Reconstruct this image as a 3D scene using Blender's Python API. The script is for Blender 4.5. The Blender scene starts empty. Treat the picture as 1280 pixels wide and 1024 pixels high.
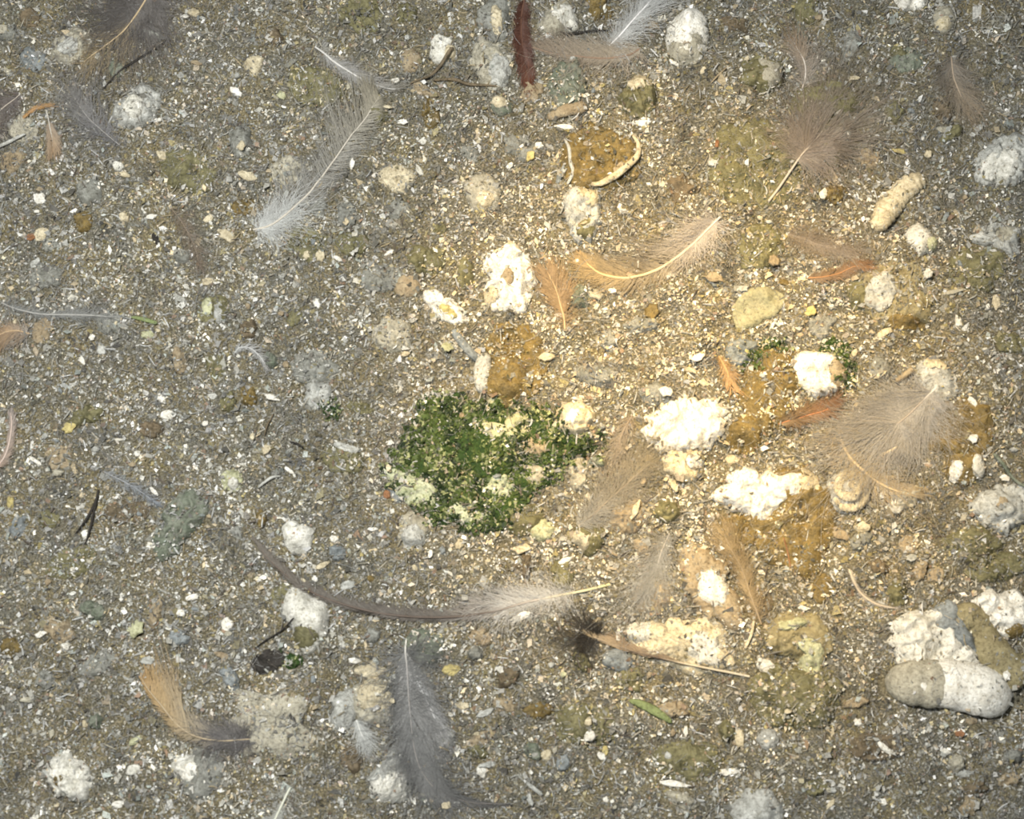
import bpy, math, random
import numpy as np
from mathutils import Vector

# ------------------------------------------------------------------ camera, sky, lights, exposure
S = 0.0003125            # metres per ground unit (one unit is about a pixel of the photograph on the ground)
TILT = math.radians(12.0)
DIST = 1920.0            # camera distance in ground units (0.6 m)
LENS = 54.0
scene = bpy.context.scene
COL = scene.collection
cam_d = bpy.data.cameras.new('camera')
cam_d.lens = LENS; cam_d.sensor_width = 36.0; cam_d.clip_start = 0.01; cam_d.clip_end = 20
cam_d.dof.use_dof = True; cam_d.dof.focus_distance = 0.72; cam_d.dof.aperture_fstop = 20   # the snapshot is a touch soft
cam = bpy.data.objects.new('camera', cam_d); COL.objects.link(cam)
FWD = (0.0, math.sin(TILT), -math.cos(TILT)); UPV = (0.0, math.cos(TILT), math.sin(TILT))
cam.location = (0, -FWD[1]*DIST*S, -FWD[2]*DIST*S)
cam.rotation_euler = (TILT, 0, 0)
scene.camera = cam

def W(px, py):
    """point of the photograph -> point of the flat ground, in ground units"""
    a = (px-640)/1280*36/LENS; b = -(py-512)/1280*36/LENS
    d = (a, FWD[1]+b*UPV[1], FWD[2]+b*UPV[2])
    t = (DIST*-FWD[2])/-d[2]
    return (d[0]*t, -FWD[1]*DIST+d[1]*t)

world = bpy.data.worlds.new('world'); scene.world = world; world.use_nodes = True
world.node_tree.nodes['Background'].inputs[0].default_value = (0.86, 0.94, 1.0, 1)
world.node_tree.nodes['Background'].inputs[1].default_value = 0.27

def lamp(name, kind, loc, target, energy, color, **kw):
    d = bpy.data.lights.new(name, kind); d.energy = energy; d.color = color
    for k, v in kw.items(): setattr(d, k, v)
    o = bpy.data.objects.new(name, d); COL.objects.link(o)
    o.location = loc
    o.rotation_euler = (Vector(target)-Vector(loc)).to_track_quat('-Z', 'Y').to_euler()
    return o
# the camera's flash, a little up and to the side of the lens
lamp('camera_flash', 'AREA', (-0.13, 0.03, 0.60), (0.03, -0.04, 0), 6.6, (1.0, 0.995, 0.955), size=0.035)
# the warm beam that falls on the litter
gx, gy = W(872, 478)
lamp('warm_beam', 'SPOT', (-0.12, 0.42, 0.95), (gx*S, gy*S, 0), 98.0, (1.0, 0.67, 0.22), spot_size=math.radians(15.8), spot_blend=1.0, shadow_soft_size=0.02)
scene.view_settings.view_transform = 'Standard'; scene.view_settings.look = 'None'
scene.view_settings.gamma = 1.0; scene.view_settings.use_curve_mapping = False
scene.view_settings.exposure = 0.0

rng = np.random.default_rng(7); random.seed(7)

# ------------------------------------------------------------------ noise
def _hash(ix, iy, iz, seed):
    h = (ix.astype(np.int64)*374761393 + iy.astype(np.int64)*668265263 + iz.astype(np.int64)*2147483647 + seed*1274126177) & 0xffffffff
    h = ((h ^ (h >> 13))*1274126177) & 0xffffffff
    h = (h ^ (h >> 16)) & 0xffffffff
    return h/4294967295.0*2-1
def vnoise(x, y, z, seed=0):
    x = np.asarray(x, float); y = np.asarray(y, float); z = np.asarray(z, float)+x*0
    ix, iy, iz = np.floor(x), np.floor(y), np.floor(z)
    fx, fy, fz = x-ix, y-iy, z-iz
    fx = fx*fx*(3-2*fx); fy = fy*fy*(3-2*fy); fz = fz*fz*(3-2*fz)
    r = 0
    for a in (0, 1):
        for b in (0, 1):
            for c in (0, 1):
                r = r + _hash(ix+a, iy+b, iz+c, seed)*(fx if a else 1-fx)*(fy if b else 1-fy)*(fz if c else 1-fz)
    return r
def fbm(x, y, z, wl, octv=3, seed=0, gain=.5):
    r = 0; a = 1.0
    for k in range(octv):
        r = r + a*vnoise(x/wl+k*17.3, y/wl-k*9.1, z/wl, seed+k); a *= gain; wl = wl/2
    return r

# ------------------------------------------------------------------ height raster of the place
X0, Y0, GW, GH = -1000, -800, 2000, 1600
yy, xx = np.mgrid[0:GH, 0:GW]
xx = xx+X0+.5; yy = yy+Y0+.5
def ground_h(x, y):
    return 6*vnoise(np.asarray(x)/150., np.asarray(y)/150., 0, 3)+3*vnoise(np.asarray(x)/47., np.asarray(y)/47., 0, 5)+6.0*vnoise(np.asarray(x)/26., np.asarray(y)/26., 0, 7)+3.0*vnoise(np.asarray(x)/12., np.asarray(y)/12., 0, 6)
HT = ground_h(xx, yy)
COVER = np.ones_like(HT)       # how much loose litter may lie here
def sample(A, x, y):
    j = np.clip((np.asarray(x)-X0).astype(int), 0, GW-1); i = np.clip((np.asarray(y)-Y0).astype(int), 0, GH-1)
    return A[i, j]
def boxblur(A, r):
    P = np.pad(A, r, mode='edge'); n = 2*r+1
    c = np.cumsum(P, 0); c = np.vstack([c[n-1:n], c[n:]-c[:-n]])/n
    c = np.cumsum(c, 1); return np.hstack([c[:, n-1:n], c[:, n:]-c[:, :-n]])/n

# ------------------------------------------------------------------ materials
MATS = {}
def new_mat(name, rough=.7, spec=.35):
    m = bpy.data.materials.new(name); m.use_nodes = True
    nt = m.node_tree; b = nt.nodes['Principled BSDF']
    b.inputs['Roughness'].default_value = rough
    b.inputs['Specular IOR Level'].default_value = spec
    return m, nt, b
def noise_node(nt, vec, scale, detail=3, rough=.6, dist=0):
    n = nt.nodes.new('ShaderNodeTexNoise'); n.inputs['Scale'].default_value = scale
    n.inputs['Detail'].default_value = detail; n.inputs['Roughness'].default_value = rough
    n.inputs['Distortion'].default_value = dist
    nt.links.new(vec, n.inputs['Vector']); return n
def ramp(nt, fac, stops, interp='LINEAR'):
    r = nt.nodes.new('ShaderNodeValToRGB'); r.color_ramp.interpolation = interp
    e = r.color_ramp.elements
    while len(e) < len(stops): e.new(.5)
    for el, (p, c) in zip(e, stops): el.position = p; el.color = (*c, 1) if len(c) == 3 else c
    nt.links.new(fac, r.inputs[0]); return r
def mixc(nt, fac, a, b):
    m = nt.nodes.new('ShaderNodeMix'); m.data_type = 'RGBA'
    for s, v in ((m.inputs[0], fac), (m.inputs[6], a), (m.inputs[7], b)):
        if hasattr(v, 'is_linked'): nt.links.new(v, s)
        else: s.default_value = v if isinstance(v, float) else (*v, 1)
    return m.outputs[2]
def bump(nt, b, h, strength, dist):
    n = nt.nodes.new('ShaderNodeBump'); n.inputs['Strength'].default_value = strength
    n.inputs['Distance'].default_value = dist
    nt.links.new(h, n.inputs['Height']); nt.links.new(n.outputs[0], b.inputs['Normal'])
def drop_mat(key, c1, c2, c3, stain=.5, rough=.75, crack=.35, spec=.25):
    m, nt, b = new_mat('dropping_'+key, rough, spec)
    co = nt.nodes.new('ShaderNodeNewGeometry').outputs['Position']
    n1 = noise_node(nt, co, 230, 4, .65, .6); n2 = noise_node(nt, co, 900, 4, .7); n3 = noise_node(nt, co, 270, 5, .72, 1.4)
    r1 = ramp(nt, n1.outputs['Fac'], [(.38, (0,0,0)), (.62, (1,1,1))])
    c = mixc(nt, r1.outputs[0], c1, c2)
    r3 = ramp(nt, n3.outputs['Fac'], [(1-stain*.62, (0,0,0)), (1-stain*.62+.09, (1,1,1))])
    c = mixc(nt, r3.outputs[0], c, c3)
    r2 = ramp(nt, n2.outputs['Fac'], [(.33, (.36,.33,.28)), (.47, (.95,.95,.95)), (.7, (1.15,1.15,1.15))])
    mu = nt.nodes.new('ShaderNodeMix'); mu.data_type = 'RGBA'; mu.blend_type = 'MULTIPLY'; mu.inputs[0].default_value = .8
    nt.links.new(c, mu.inputs[6]); nt.links.new(r2.outputs[0], mu.inputs[7]); c = mu.outputs[2]
    if crack > 0:
        v = nt.nodes.new('ShaderNodeTexVoronoi'); v.feature = 'DISTANCE_TO_EDGE'; v.inputs['Scale'].default_value = 330
        w = noise_node(nt, co, 500, 2); 
        vm = nt.nodes.new('ShaderNodeVectorMath'); vm.operation = 'MULTIPLY_ADD'; vm.inputs[1].default_value = (.006,)*3
        nt.links.new(w.outputs['Color'], vm.inputs[0]); nt.links.new(co, vm.inputs[2]); nt.links.new(vm.outputs[0], v.inputs['Vector'])
        rc = ramp(nt, v.outputs['Distance'], [(0, (crack,)*3), (.05, (0,0,0))])
        c = mixc(nt, rc.outputs[0], c, c3)
    nt.links.new(c, b.inputs['Base Color'])
    ad = nt.nodes.new('ShaderNodeMath'); ad.operation = 'ADD'
    nt.links.new(n2.outputs['Fac'], ad.inputs[0]); nt.links.new(n3.outputs['Fac'], ad.inputs[1])
    bump(nt, b, ad.outputs[0], .8, .0007)
    MATS[key] = m
P = {'sage': ((.33,.31,.20),(.27,.26,.16),(.40,.38,.27),.4,.7,.1),
 'white': ((.70,.68,.61),(.48,.465,.40),(.24,.21,.14),.46,.7,.35),
 'clean': ((.80,.78,.71),(.62,.59,.51),(.36,.29,.19),.38,.7,.35),
 'cream': ((.62,.55,.39),(.42,.36,.24),(.20,.15,.07),.52,.7,.4),
 'beige': ((.44,.41,.32),(.29,.27,.21),(.14,.12,.07),.52,.75,.4),
 'greywhite': ((.50,.50,.46),(.30,.30,.27),(.14,.13,.10),.52,.75,.4),
 'grey': ((.27,.27,.24),(.17,.17,.145),(.09,.085,.06),.52,.75,.4),
 'bluegrey': ((.25,.27,.27),(.15,.165,.165),(.10,.10,.09),.5,.65,.3),
 'khaki': ((.29,.25,.14),(.19,.16,.085),(.12,.10,.05),.45,.6,.1),
 'olive': ((.185,.17,.085),(.10,.092,.045),(.31,.29,.19),.48,.6,.2),
 'amber': ((.20,.14,.045),(.10,.075,.03),(.44,.37,.22),.54,.5,.2),
 'lime': ((.46,.46,.29),(.30,.30,.17),(.60,.58,.44),.5,.7,.3),
 'greengrey': ((.19,.20,.155),(.12,.14,.10),(.33,.34,.29),.46,.65,.2),
 'crust': ((.50,.52,.37),(.34,.37,.23),(.10,.13,.05),.5,.75,.4),
 'tan': ((.34,.28,.185),(.27,.21,.13),(.16,.12,.07),.5,.7,.3),
 'brown': ((.17,.13,.08),(.10,.08,.05),(.25,.21,.14),.48,.6,.2),
 'rust': ((.27,.14,.07),(.20,.09,.04),(.42,.28,.15),.48,.6,.2),
 'yellow': ((.52,.44,.19),(.38,.31,.12),(.62,.55,.33),.45,.6,.1),
 'dark': ((.035,.03,.025),(.02,.018,.015),(.07,.06,.05),.4,.6,.1),
 'leafgreen': ((.20,.24,.10),(.14,.17,.07),(.32,.34,.16),.4,.5,.1)}
for k, v in P.items(): drop_mat(k, *v)

def attr_mat(name, rough=.7, spec=.4, transl=0, vary=.25):
    m, nt, b = new_mat(name, rough, spec)
    a = nt.nodes.new('ShaderNodeAttribute'); a.attribute_name = 'Col'
    co = nt.nodes.new('ShaderNodeNewGeometry').outputs['Position']
    n = noise_node(nt, co, 1400, 2)
    r = ramp(nt, n.outputs['Fac'], [(.3, (1-vary,)*3), (.7, (1+vary,)*3)])
    mu = nt.nodes.new('ShaderNodeMix'); mu.data_type = 'RGBA'; mu.blend_type = 'MULTIPLY'; mu.inputs[0].default_value = 1
    nt.links.new(a.outputs['Color'], mu.inputs[6]); nt.links.new(r.outputs[0], mu.inputs[7])
    nt.links.new(mu.outputs[2], b.inputs['Base Color'])
    if transl:
        t = nt.nodes.new('ShaderNodeBsdfTranslucent'); ms = nt.nodes.new('ShaderNodeMixShader'); ms.inputs[0].default_value = transl
        nt.links.new(mu.outputs[2], t.inputs['Color'])
        nt.links.new(b.outputs[0], ms.inputs[1]); nt.links.new(t.outputs[0], ms.inputs[2])
        nt.links.new(ms.outputs[0], nt.nodes['Material Output'].inputs['Surface'])
    MATS[name] = m; return m
attr_mat('litter', .42, .6, 0, .35)
attr_mat('feather', .6, .35, .3, .12)
attr_mat('moss', .6, .4, .15, .3)

# ------------------------------------------------------------------ mesh helpers
def fast_mesh(name, V, F, k, mat, parent=None, col=None, smooth=False, origin=None):
    """V (n,3) ground units, F (m,k) indices"""
    V = np.asarray(V, float)
    if parent is not None: origin = parent['_o']
    if origin is None: origin = (float(V[:,0].mean()), float(V[:,1].mean()), float(V[:,2].min()))
    me = bpy.data.meshes.new(name)
    VV = ((V-np.array(origin))*S).astype(np.float32)
    if isinstance(F, np.ndarray):
        me.vertices.add(len(VV)); me.vertices.foreach_set('co', VV.ravel())
        me.loops.add(F.size); me.loops.foreach_set('vertex_index', F.astype(np.int32).ravel())
        me.polygons.add(len(F)); me.polygons.foreach_set('loop_start', np.arange(0, F.size, k, dtype=np.int32))
        me.update(calc_edges=True); me.validate()
    else:
        me.from_pydata([tuple(v) for v in VV.tolist()], [], F)
    if col is not None:
        a = me.color_attributes.new('Col', 'FLOAT_COLOR', 'POINT')
        c = np.ones((len(VV), 4), np.float32); c[:, :3] = col; a.data.foreach_set('color', c.ravel())
    me.polygons.foreach_set('use_smooth', np.full(len(me.polygons), smooth))
    me.materials.append(mat)
    o = bpy.data.objects.new(name, me); COL.objects.link(o)
    if parent is None: o.location = tuple(c*S for c in origin)
    else: o.parent = parent
    return o
def tag(o, label, cat, group=None, kind=None):
    if label: o['label'] = label
    if cat: o['category'] = cat
    if group: o['group'] = group
    if kind: o['kind'] = kind
    return o
def root(name, x, y, label, cat, group=None):
    z = float(sample(HT, x, y))
    o = bpy.data.objects.new(name, None); COL.objects.link(o); o.empty_display_size = .003
    o.location = (x*S, y*S, z*S); o['_o'] = (x, y, z)
    return tag(o, label, cat, group)

# radial outline of a shape given in the photograph's pixels
def outline(shape, rough=.10, seed=0):
    if shape[0] == 'e':
        _, cx, cy, rx, ry, rot = shape; a = math.radians(rot); pts = []
        for k in range(40):
            t = k/40*2*math.pi
            dx, dy = rx*math.cos(t), ry*math.sin(t)
            pts.append((cx+dx*math.cos(a)-dy*math.sin(a), cy+dx*math.sin(a)+dy*math.cos(a)))
        c = W(cx, cy)
    else:
        pts = shape[1]; c = None
        if c is None:
            q = np.array([W(*p) for p in pts]); c = tuple(q.mean(0))
    q = np.array([W(*p) for p in pts])-np.array(c)
    th = np.arctan2(q[:,1], q[:,0]); r = np.hypot(q[:,0], q[:,1])
    o = np.argsort(th); th = th[o]; r = r[o]
    def R(t):
        t = (np.asarray(t)+math.pi) % (2*math.pi)-math.pi
        base = np.interp(t, np.concatenate([th-2*math.pi, th, th+2*math.pi]), np.concatenate([r, r, r]))
        n = vnoise(np.cos(t)*2.2+seed, np.sin(t)*2.2, seed*.37, 11)+.6*vnoise(np.cos(t)*6+seed, np.sin(t)*6, seed*.37, 12)+.35*vnoise(np.cos(t)*14+seed, np.sin(t)*14, seed*.37, 13)
        return base*(1+rough*n)
    return c, R, float(r.mean())

SEED = [1]
def blob(name, shape, h, key, parent=None, rough=.14, lump=1.0, style='', cover=.25, p=2.4, label=None):
    """a lying lump with its own outline, thickness and crumbly skin; returns the object"""
    SEED[0] += 1; sd = SEED[0]
    c, R, rm = outline(shape, rough, sd*1.7)
    N = int(min(110, max(28, rm*3.2))); M = int(min(34, max(9, rm*.9)))
    th = np.arange(N)/N*2*math.pi; Rt = R(th)
    ts = np.sin(np.linspace(0, 1, M+1)[1:]*math.pi/2)
    T, TH = np.meshgrid(ts, th, indexing='ij'); RR = np.broadcast_to(Rt, T.shape)
    def prof(t): return h*np.clip(1-t**p, 0, 1)**.6
    X = c[0]+T*RR*np.cos(TH); Y = c[1]+T*RR*np.sin(TH); Z = prof(T)
    ctr = np.array([[c[0], c[1], h]])
    V = np.vstack([ctr, np.stack([X, Y, Z], -1).reshape(-1, 3)])
    x, y = V[:,0], V[:,1]
    dx, dy = x-c[0], y-c[1]
    am = min(1.0, rm/16)*lump*(.6 if key in ('clean', 'white', 'cream') else 1)
    big = fbm(x, y, sd*5.1, max(7, rm*.62), 2, 21)*h*.26*lump
    fine = fbm(x, y, sd*3.3, 7.5, 3, 31)*1.35*am
    rid = 0
    ang = math.radians(shape[5]) if shape[0] == 'e' else 0
    if shape[0] == 'p':
        q = np.array([W(*pp) for pp in shape[1]]); q = q-q.mean(0); w_, v_ = np.linalg.eigh(q.T@q); ax = v_[:,1]
    else: 
        ax = np.array([math.cos(ang), -math.sin(ang)])
        if shape[4] > shape[3]: ax = np.array([math.sin(ang), math.cos(ang)])
    u = dx*ax[0]+dy*ax[1]; v = -dx*ax[1]+dy*ax[0]
    if style == 'seg': rid = -np.abs(np.sin(u/9*math.pi/1.6+v*v/400.+.5*fbm(x, y, 0, 14, 2, 41)))**.5*2.2+1.4
    if style == 'rib': rid = np.sin(v/2.6+fbm(x, y, 0, 20, 2, 41))*1.0
    if style == 'swirl':
        rr = np.hypot(dx, dy); rid = np.sin(rr/rm*13+np.arctan2(dy, dx)+1.2*fbm(x, y, 0, 18, 2, 42))*1.8*min(1, rm/18)
    if style == 'fold': rid = (1-np.abs(fbm(x, y, sd, max(10, rm*.5), 3, 43))*2.4)*h*.3
    if style == 'bowl': 
        t_ = np.hypot(dx, dy)/R(np.arctan2(dy, dx)); rid = -h*.75*np.exp(-(t_/.45)**2)
    edge = np.concatenate([[1.0], np.repeat(np.clip((1-ts)*4, .15, 1), N)])
    zs = HTs if parent is not None and '_cap' in parent else HT0
    base = sample(zs, x, y)
    V[:,2] = base+V[:,2]+(big+fine+rid)*edge
    k = 1+fbm(x, y, 9.7, 8, 2, 51)*.03*lump; V[:,0] = c[0]+dx*k; V[:,1] = c[1]+dy*k
    # underside: tucked in and down into the litter
    rim = V[-N:].copy(); low = rim.copy(); low[:,0] = c[0]+(rim[:,0]-c[0])*1.0; low[:,1] = c[1]+(rim[:,1]-c[1])*1.0; low[:,2] -= 1.6
    low2 = low.copy(); low2[:,0] = c[0]+(rim[:,0]-c[0])*.8; low2[:,1] = c[1]+(rim[:,1]-c[1])*.8; low2[:,2] -= .8
    V = np.vstack([V, low, low2])
    F = [(0, 1+i, 1+(i+1) % N) for i in range(N)]
    for m in range(M+1):
        a = 1+(m)*N; b = a+N
        if b >= 1+(M+2)*N: break
        for i in range(N):
            j = (i+1) % N; F.append((a+i, b+i, b+j, a+j))
    F.append(tuple(1+(M+1)*N+i for i in range(N))[::-1])
    o = fast_mesh(name, V, F, 0, MATS[key], parent=parent, smooth=True, origin=(c[0], c[1], float(sample(HT0, c[0], c[1]))))
    if label and parent is not None: o['label'] = label
    # write into the raster
    rx = rm*2.2+8
    i0, i1 = int(max(0, c[1]-rx-Y0)), int(min(GH, c[1]+rx-Y0)); j0, j1 = int(max(0, c[0]-rx-X0)), int(min(GW, c[0]+rx-X0))
    if i1 > i0 and j1 > j0:
        sx, sy = xx[i0:i1, j0:j1]-c[0], yy[i0:i1, j0:j1]-c[1]
        t = np.hypot(sx, sy)/R(np.arctan2(sy, sx)); ins = t < 1
        z = sample(zs, xx[i0:i1, j0:j1], yy[i0:i1, j0:j1])+prof(np.clip(t, 0, 1))
        HT[i0:i1, j0:j1] = np.where(ins, np.maximum(HT[i0:i1, j0:j1], z), HT[i0:i1, j0:j1])
        cv = cover+(1-cover)*np.clip((t-.72)/.3, 0, 1)
        COVER[i0:i1, j0:j1] = np.where(t < 1.05, np.minimum(COVER[i0:i1, j0:j1], cv) if parent is None or '_cap' not in parent else cv, COVER[i0:i1, j0:j1])
    return o
HT0 = HT.copy(); HTs = boxblur(HT, 2)

def smooth_line(pts, n):
    P_ = np.array(pts, float); m = len(P_)
    if m == 2: t = np.linspace(0, 1, n)[:, None]; return P_[0]*(1-t)+P_[1]*t
    Q = np.vstack([2*P_[0]-P_[1], P_, 2*P_[-1]-P_[-2]]); out = []
    for s in np.linspace(0, m-1-1e-6, n):
        i = int(s); t = s-i; a, b, c, d = Q[i:i+4]
        out.append(.5*((2*b)+(-a+c)*t+(2*a-5*b+4*c-d)*t*t+(-a+3*b-3*c+d)*t**3))
    return np.array(out)

def tube(name, pts, radii, key=None, parent=None, n=None, sides=14, flat=.75, lump=1.0, rings=0, sink=.35, cover=.2, mat=None, col=None, zoff=0, seg=0, origin=None, ends=True):
    SEED[0] += 1; sd = SEED[0]
    L = smooth_line([W(*p) for p in pts], n or max(8, int(len(pts)*9)))
    n = len(L); s = np.linspace(0, 1, n); r = np.interp(s, np.linspace(0, 1, len(radii)), radii)
    if ends:
        d = np.concatenate([[0], np.cumsum(np.hypot(*np.diff(L, axis=0).T))]); tot = d[-1]
        r = r*np.sqrt(np.clip(1-np.clip(1-np.minimum(d, tot-d)/np.maximum(r*.9, .5), 0, 1)**2, .02, 1))
        if seg: r = r*(1-.13*np.abs(np.cos(d/seg*math.pi))**3)
    tg = np.gradient(L, axis=0); tg /= np.hypot(tg[:,0], tg[:,1])[:, None]+1e-9
    nr = np.stack([-tg[:,1], tg[:,0]], 1)
    src = HTs if (lump == 0 or parent is not None) else HT0
    zc = sample(src, L[:,0], L[:,1])+zoff
    kk = np.ones(5)/5; 
    if n > 8: zc = np.convolve(np.pad(zc, 2, mode='edge'), kk, 'valid')
    a = np.arange(sides)/sides*2*math.pi
    X = L[:,0][:,None]+nr[:,0][:,None]*r[:,None]*np.cos(a); Y = L[:,1][:,None]+nr[:,1][:,None]*r[:,None]*np.cos(a)
    Z = zc[:,None]+r[:,None]*flat*(np.sin(a)+1-sink*1.0)
    V = np.stack([X, Y, Z], -1).reshape(-1, 3)
    if lump:
        am = lump*min(1, float(np.mean(radii))/9)
        f = fbm(V[:,0], V[:,1], V[:,2]+sd*7, 9, 3, 61)*1.3*am
        up = np.tile(np.sin(a), n); out = np.tile(np.cos(a), n); nn = np.repeat(nr, sides, 0)
        V[:,2] += f*up; V[:,0] += nn[:,0]*out*f; V[:,1] += nn[:,1]*out*f
    i = np.arange(n-1)[:,None]*sides; j = np.arange(sides)[None]; j2 = (j+1) % sides
    F = np.stack([i+j, i+j2, i+sides+j2, i+sides+j], -1).reshape(-1, 4)
    Fl = [tuple(f) for f in F.tolist()]+[tuple(range(sides))[::-1], tuple((n-1)*sides+k for k in range(sides))]
    o = fast_mesh(name, V, Fl, 0, mat or MATS[key], parent=parent, smooth=True, col=col, origin=origin)
    if lump:
        for (x, y), rr, z in zip(L, r, zc):
            R_ = int(rr)+1; j0, i0 = int(x-X0), int(y-Y0)
            if 0 < i0-R_ and i0+R_ < GH and 0 < j0-R_ and j0+R_ < GW:
                sl = (slice(i0-R_, i0+R_+1), slice(j0-R_, j0+R_+1))
                d2 = (xx[sl]-x)**2+(yy[sl]-y)**2; ins = d2 < rr*rr
                zz = z+rr*flat*(1-sink)+flat*np.sqrt(np.clip(rr*rr-d2, 0, None))
                HT[sl] = np.where(ins, np.maximum(HT[sl], zz), HT[sl]); COVER[sl] = np.where(ins, np.minimum(COVER[sl], cover), COVER[sl])
    return o

# ------------------------------------------------------------------ ground
gs = 4
gxs = np.arange(-1000, 1001, gs); gys = np.arange(-800, 801, gs)
GX, GY = np.meshgrid(gxs, gys)
GZ = ground_h(GX, GY)-.6+fbm(GX, GY, 0, 9, 2, 71)*1.0
V = np.stack([GX, GY, GZ], -1).reshape(-1, 3); nx, ny = len(gxs), len(gys)
i = np.arange(ny-1)[:,None]*nx; j = np.arange(nx-1)[None]
F = np.stack([i+j, i+j+1, i+nx+j+1, i+nx+j], -1).reshape(-1, 4)
gm, nt, b = new_mat('packed_litter', .85, .2)
co = nt.nodes.new('ShaderNodeNewGeometry').outputs['Position']
a1 = noise_node(nt, co, 1300, 4, .75); a2 = noise_node(nt, co, 60, 3, .6)
r1 = ramp(nt, a1.outputs['Fac'], [(.3, (.03,.027,.02)), (.48, (.13,.12,.09)), (.6, (.24,.22,.17)), (.72, (.48,.45,.37))])
r2 = ramp(nt, a2.outputs['Fac'], [(.35, (.8,.82,.84)), (.65, (1.1,1.0,.75))])
mu = nt.nodes.new('ShaderNodeMix'); mu.data_type = 'RGBA'; mu.blend_type = 'MULTIPLY'; mu.inputs[0].default_value = 1
nt.links.new(r1.outputs[0], mu.inputs[6]); nt.links.new(r2.outputs[0], mu.inputs[7]); nt.links.new(mu.outputs[2], b.inputs['Base Color'])
bump(nt, b, a1.outputs['Fac'], 1, .0008)
g = fast_mesh('ground', V, F, 4, gm, smooth=True, origin=(0, 0, 0)); tag(g, 'packed grey-brown poultry litter underfoot', None, kind='structure')

# ------------------------------------------------------------------ droppings
def E(cx, cy, rx, ry, rot=0): return ('e', cx, cy, rx, ry, rot)
def PG(*a): return ('p', [(a[k], a[k+1]) for k in range(0, len(a), 2)])
def drop(label, shape, h, key, style='', cover=.25, rough=.15, lump=1.0, caps=(), name='dropping', cat='dropping', p=2.4, group=None):
    global HTs
    if not caps:
        o = blob(name, shape, h, key, None, rough, lump, style, cover, p); tag(o, label, cat, group); return o
    c, _, _ = outline(shape)
    r = root(name, c[0], c[1], label, cat, group)
    blob('body', shape, h, key, r, rough, lump, style, cover, p)
    HTs = boxblur(HT, 2); r['_cap'] = 1
    for cp in caps:
        shp, hh, k, pn = cp[:4]; st = cp[4] if len(cp) > 4 else ''; lb = cp[5] if len(cp) > 5 else None
        blob(pn, shp, hh, k, r, .16, 1.0, st, .12, 3.0, label=lb)
    del r['_cap']
    return r
def roll(label, pts, radii, key, name='dropping', cat='dropping', seg=0, flat=.8, lump=1.0, cover=.15, group=None, sides=18, sink=.6):
    o = tube(name, pts, radii, key, lump=lump, seg=seg, flat=flat, cover=cover, sides=sides, sink=sink)
    return tag(o, label, cat, group)

# --- broad olive and grey mounds first, they lie lowest
drop('broad dark olive mound half sunk in litter below the curled ring dropping', E(993, 872, 62, 42, 8), 16, 'olive', 'swirl', 0.73)
drop('wide olive-amber crust of droppings below the brown-tan fan feather', PG(893,178,925,155,965,160,998,190,1000,225,965,258,925,262,892,235,880,205), 9, 'olive', 'fold', 0.73)
drop('olive-green mound between the small orange-tipped feather and the tan fan feather', E(1033, 132, 44, 30), 11, 'olive', 'fold', 0.78)
drop('rounded olive-grey mound with pale stripes below the rust-orange feather scrap', E(1120, 370, 48, 46), 15, 'khaki', 'seg', 0.68, caps=[(E(1132,405,28,9,5), 3, 'amber', 'stain_crust'), (E(1098,368,18,26,10), 4, 'greywhite', 'white_crust')])
drop('olive-brown flattened lump with a tan chip on its edge', E(952, 306, 29, 33, 8), 10, 'olive', 'fold', 0.63)
drop('big amber and cream mass of broken dropping under the blown white lump', PG(955,585,1000,575,1030,600,1050,640,1042,690,1010,720,965,710,945,670,935,630), 12, 'amber', 'fold', 0.68)
drop('thick amber-olive dropping beside the brightest round white cap', PG(935,445,965,425,1000,432,1005,470,985,500,1000,530,960,545,935,520,925,480), 14, 'amber', 'fold', 0.63)
drop('amber-olive slab standing against the upper edge of the moss', PG(618,405,650,398,680,420,682,450,668,490,640,505,615,495,612,450), 12, 'amber', 'fold', 0.63)
drop('dark amber glossy mound behind the big downy tan feather', PG(1160,505,1190,495,1225,505,1240,530,1236,560,1205,572,1170,568,1155,540), 14, 'amber', 'seg', 0.28)
drop('amber lump with two white teeth beneath the dark amber mound', E(1206, 583, 26, 22, 10), 12, 'amber', '', 0.28, caps=[(E(1192,590,8,13), 4, 'clean', 'white_crust'), (E(1220,585,9,15,-10), 4, 'white', 'white_crust')])
drop('olive lump under the pale oval dropping at the edge', E(1216, 680, 36, 21, 5), 11, 'olive', '', 0.63)
drop('flat dull olive lump against the frame edge under another olive lump', E(1248, 708, 38, 18, -8), 10, 'olive', 'fold', 0.68)
drop('brownish olive lump beside the lower tip of the moss', E(655, 650, 27, 19, -20), 11, 'olive', '', 0.58)
drop('olive-yellow crust with a cream fringe near the small curled olive pellet', E(815, 745, 26, 20), 7, 'tan', 'fold', 0.78)
drop('flat olive patch of dropping above the segmented grey-cream dropping', PG(706,175,730,160,770,165,797,190,795,215,770,232,735,236,710,225,702,200), 13, 'amber', 'fold', 0.33, caps=[(E(770,215,14,8,-30), 2, 'tan', 'tan_crust')])
RIM = bpy.data.objects[-1] if False else [o_ for o_ in bpy.data.objects if o_.get('label', '').startswith('flat olive patch')][0]
t_ = tube('cream_rim', [(738,233),(752,232),(768,225),(784,212),(796,198),(797,184),(790,172)], [2.5,4,5,4.5,4,3,1.5], 'cream', parent=RIM, n=50, sides=9, lump=.5, flat=.8, sink=0, zoff=3); t_['label'] = 'bright cream rim curling along the lower edge'
t_ = tube('grey_rim', [(705,174),(711,190),(713,206),(716,218),(709,232)], [1.5,2.5,2.5,2.5,2], 'greywhite', parent=RIM, n=30, sides=8, lump=.4, flat=.8, sink=0, zoff=2); t_['label'] = 'thin pale rim along one side'
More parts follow.
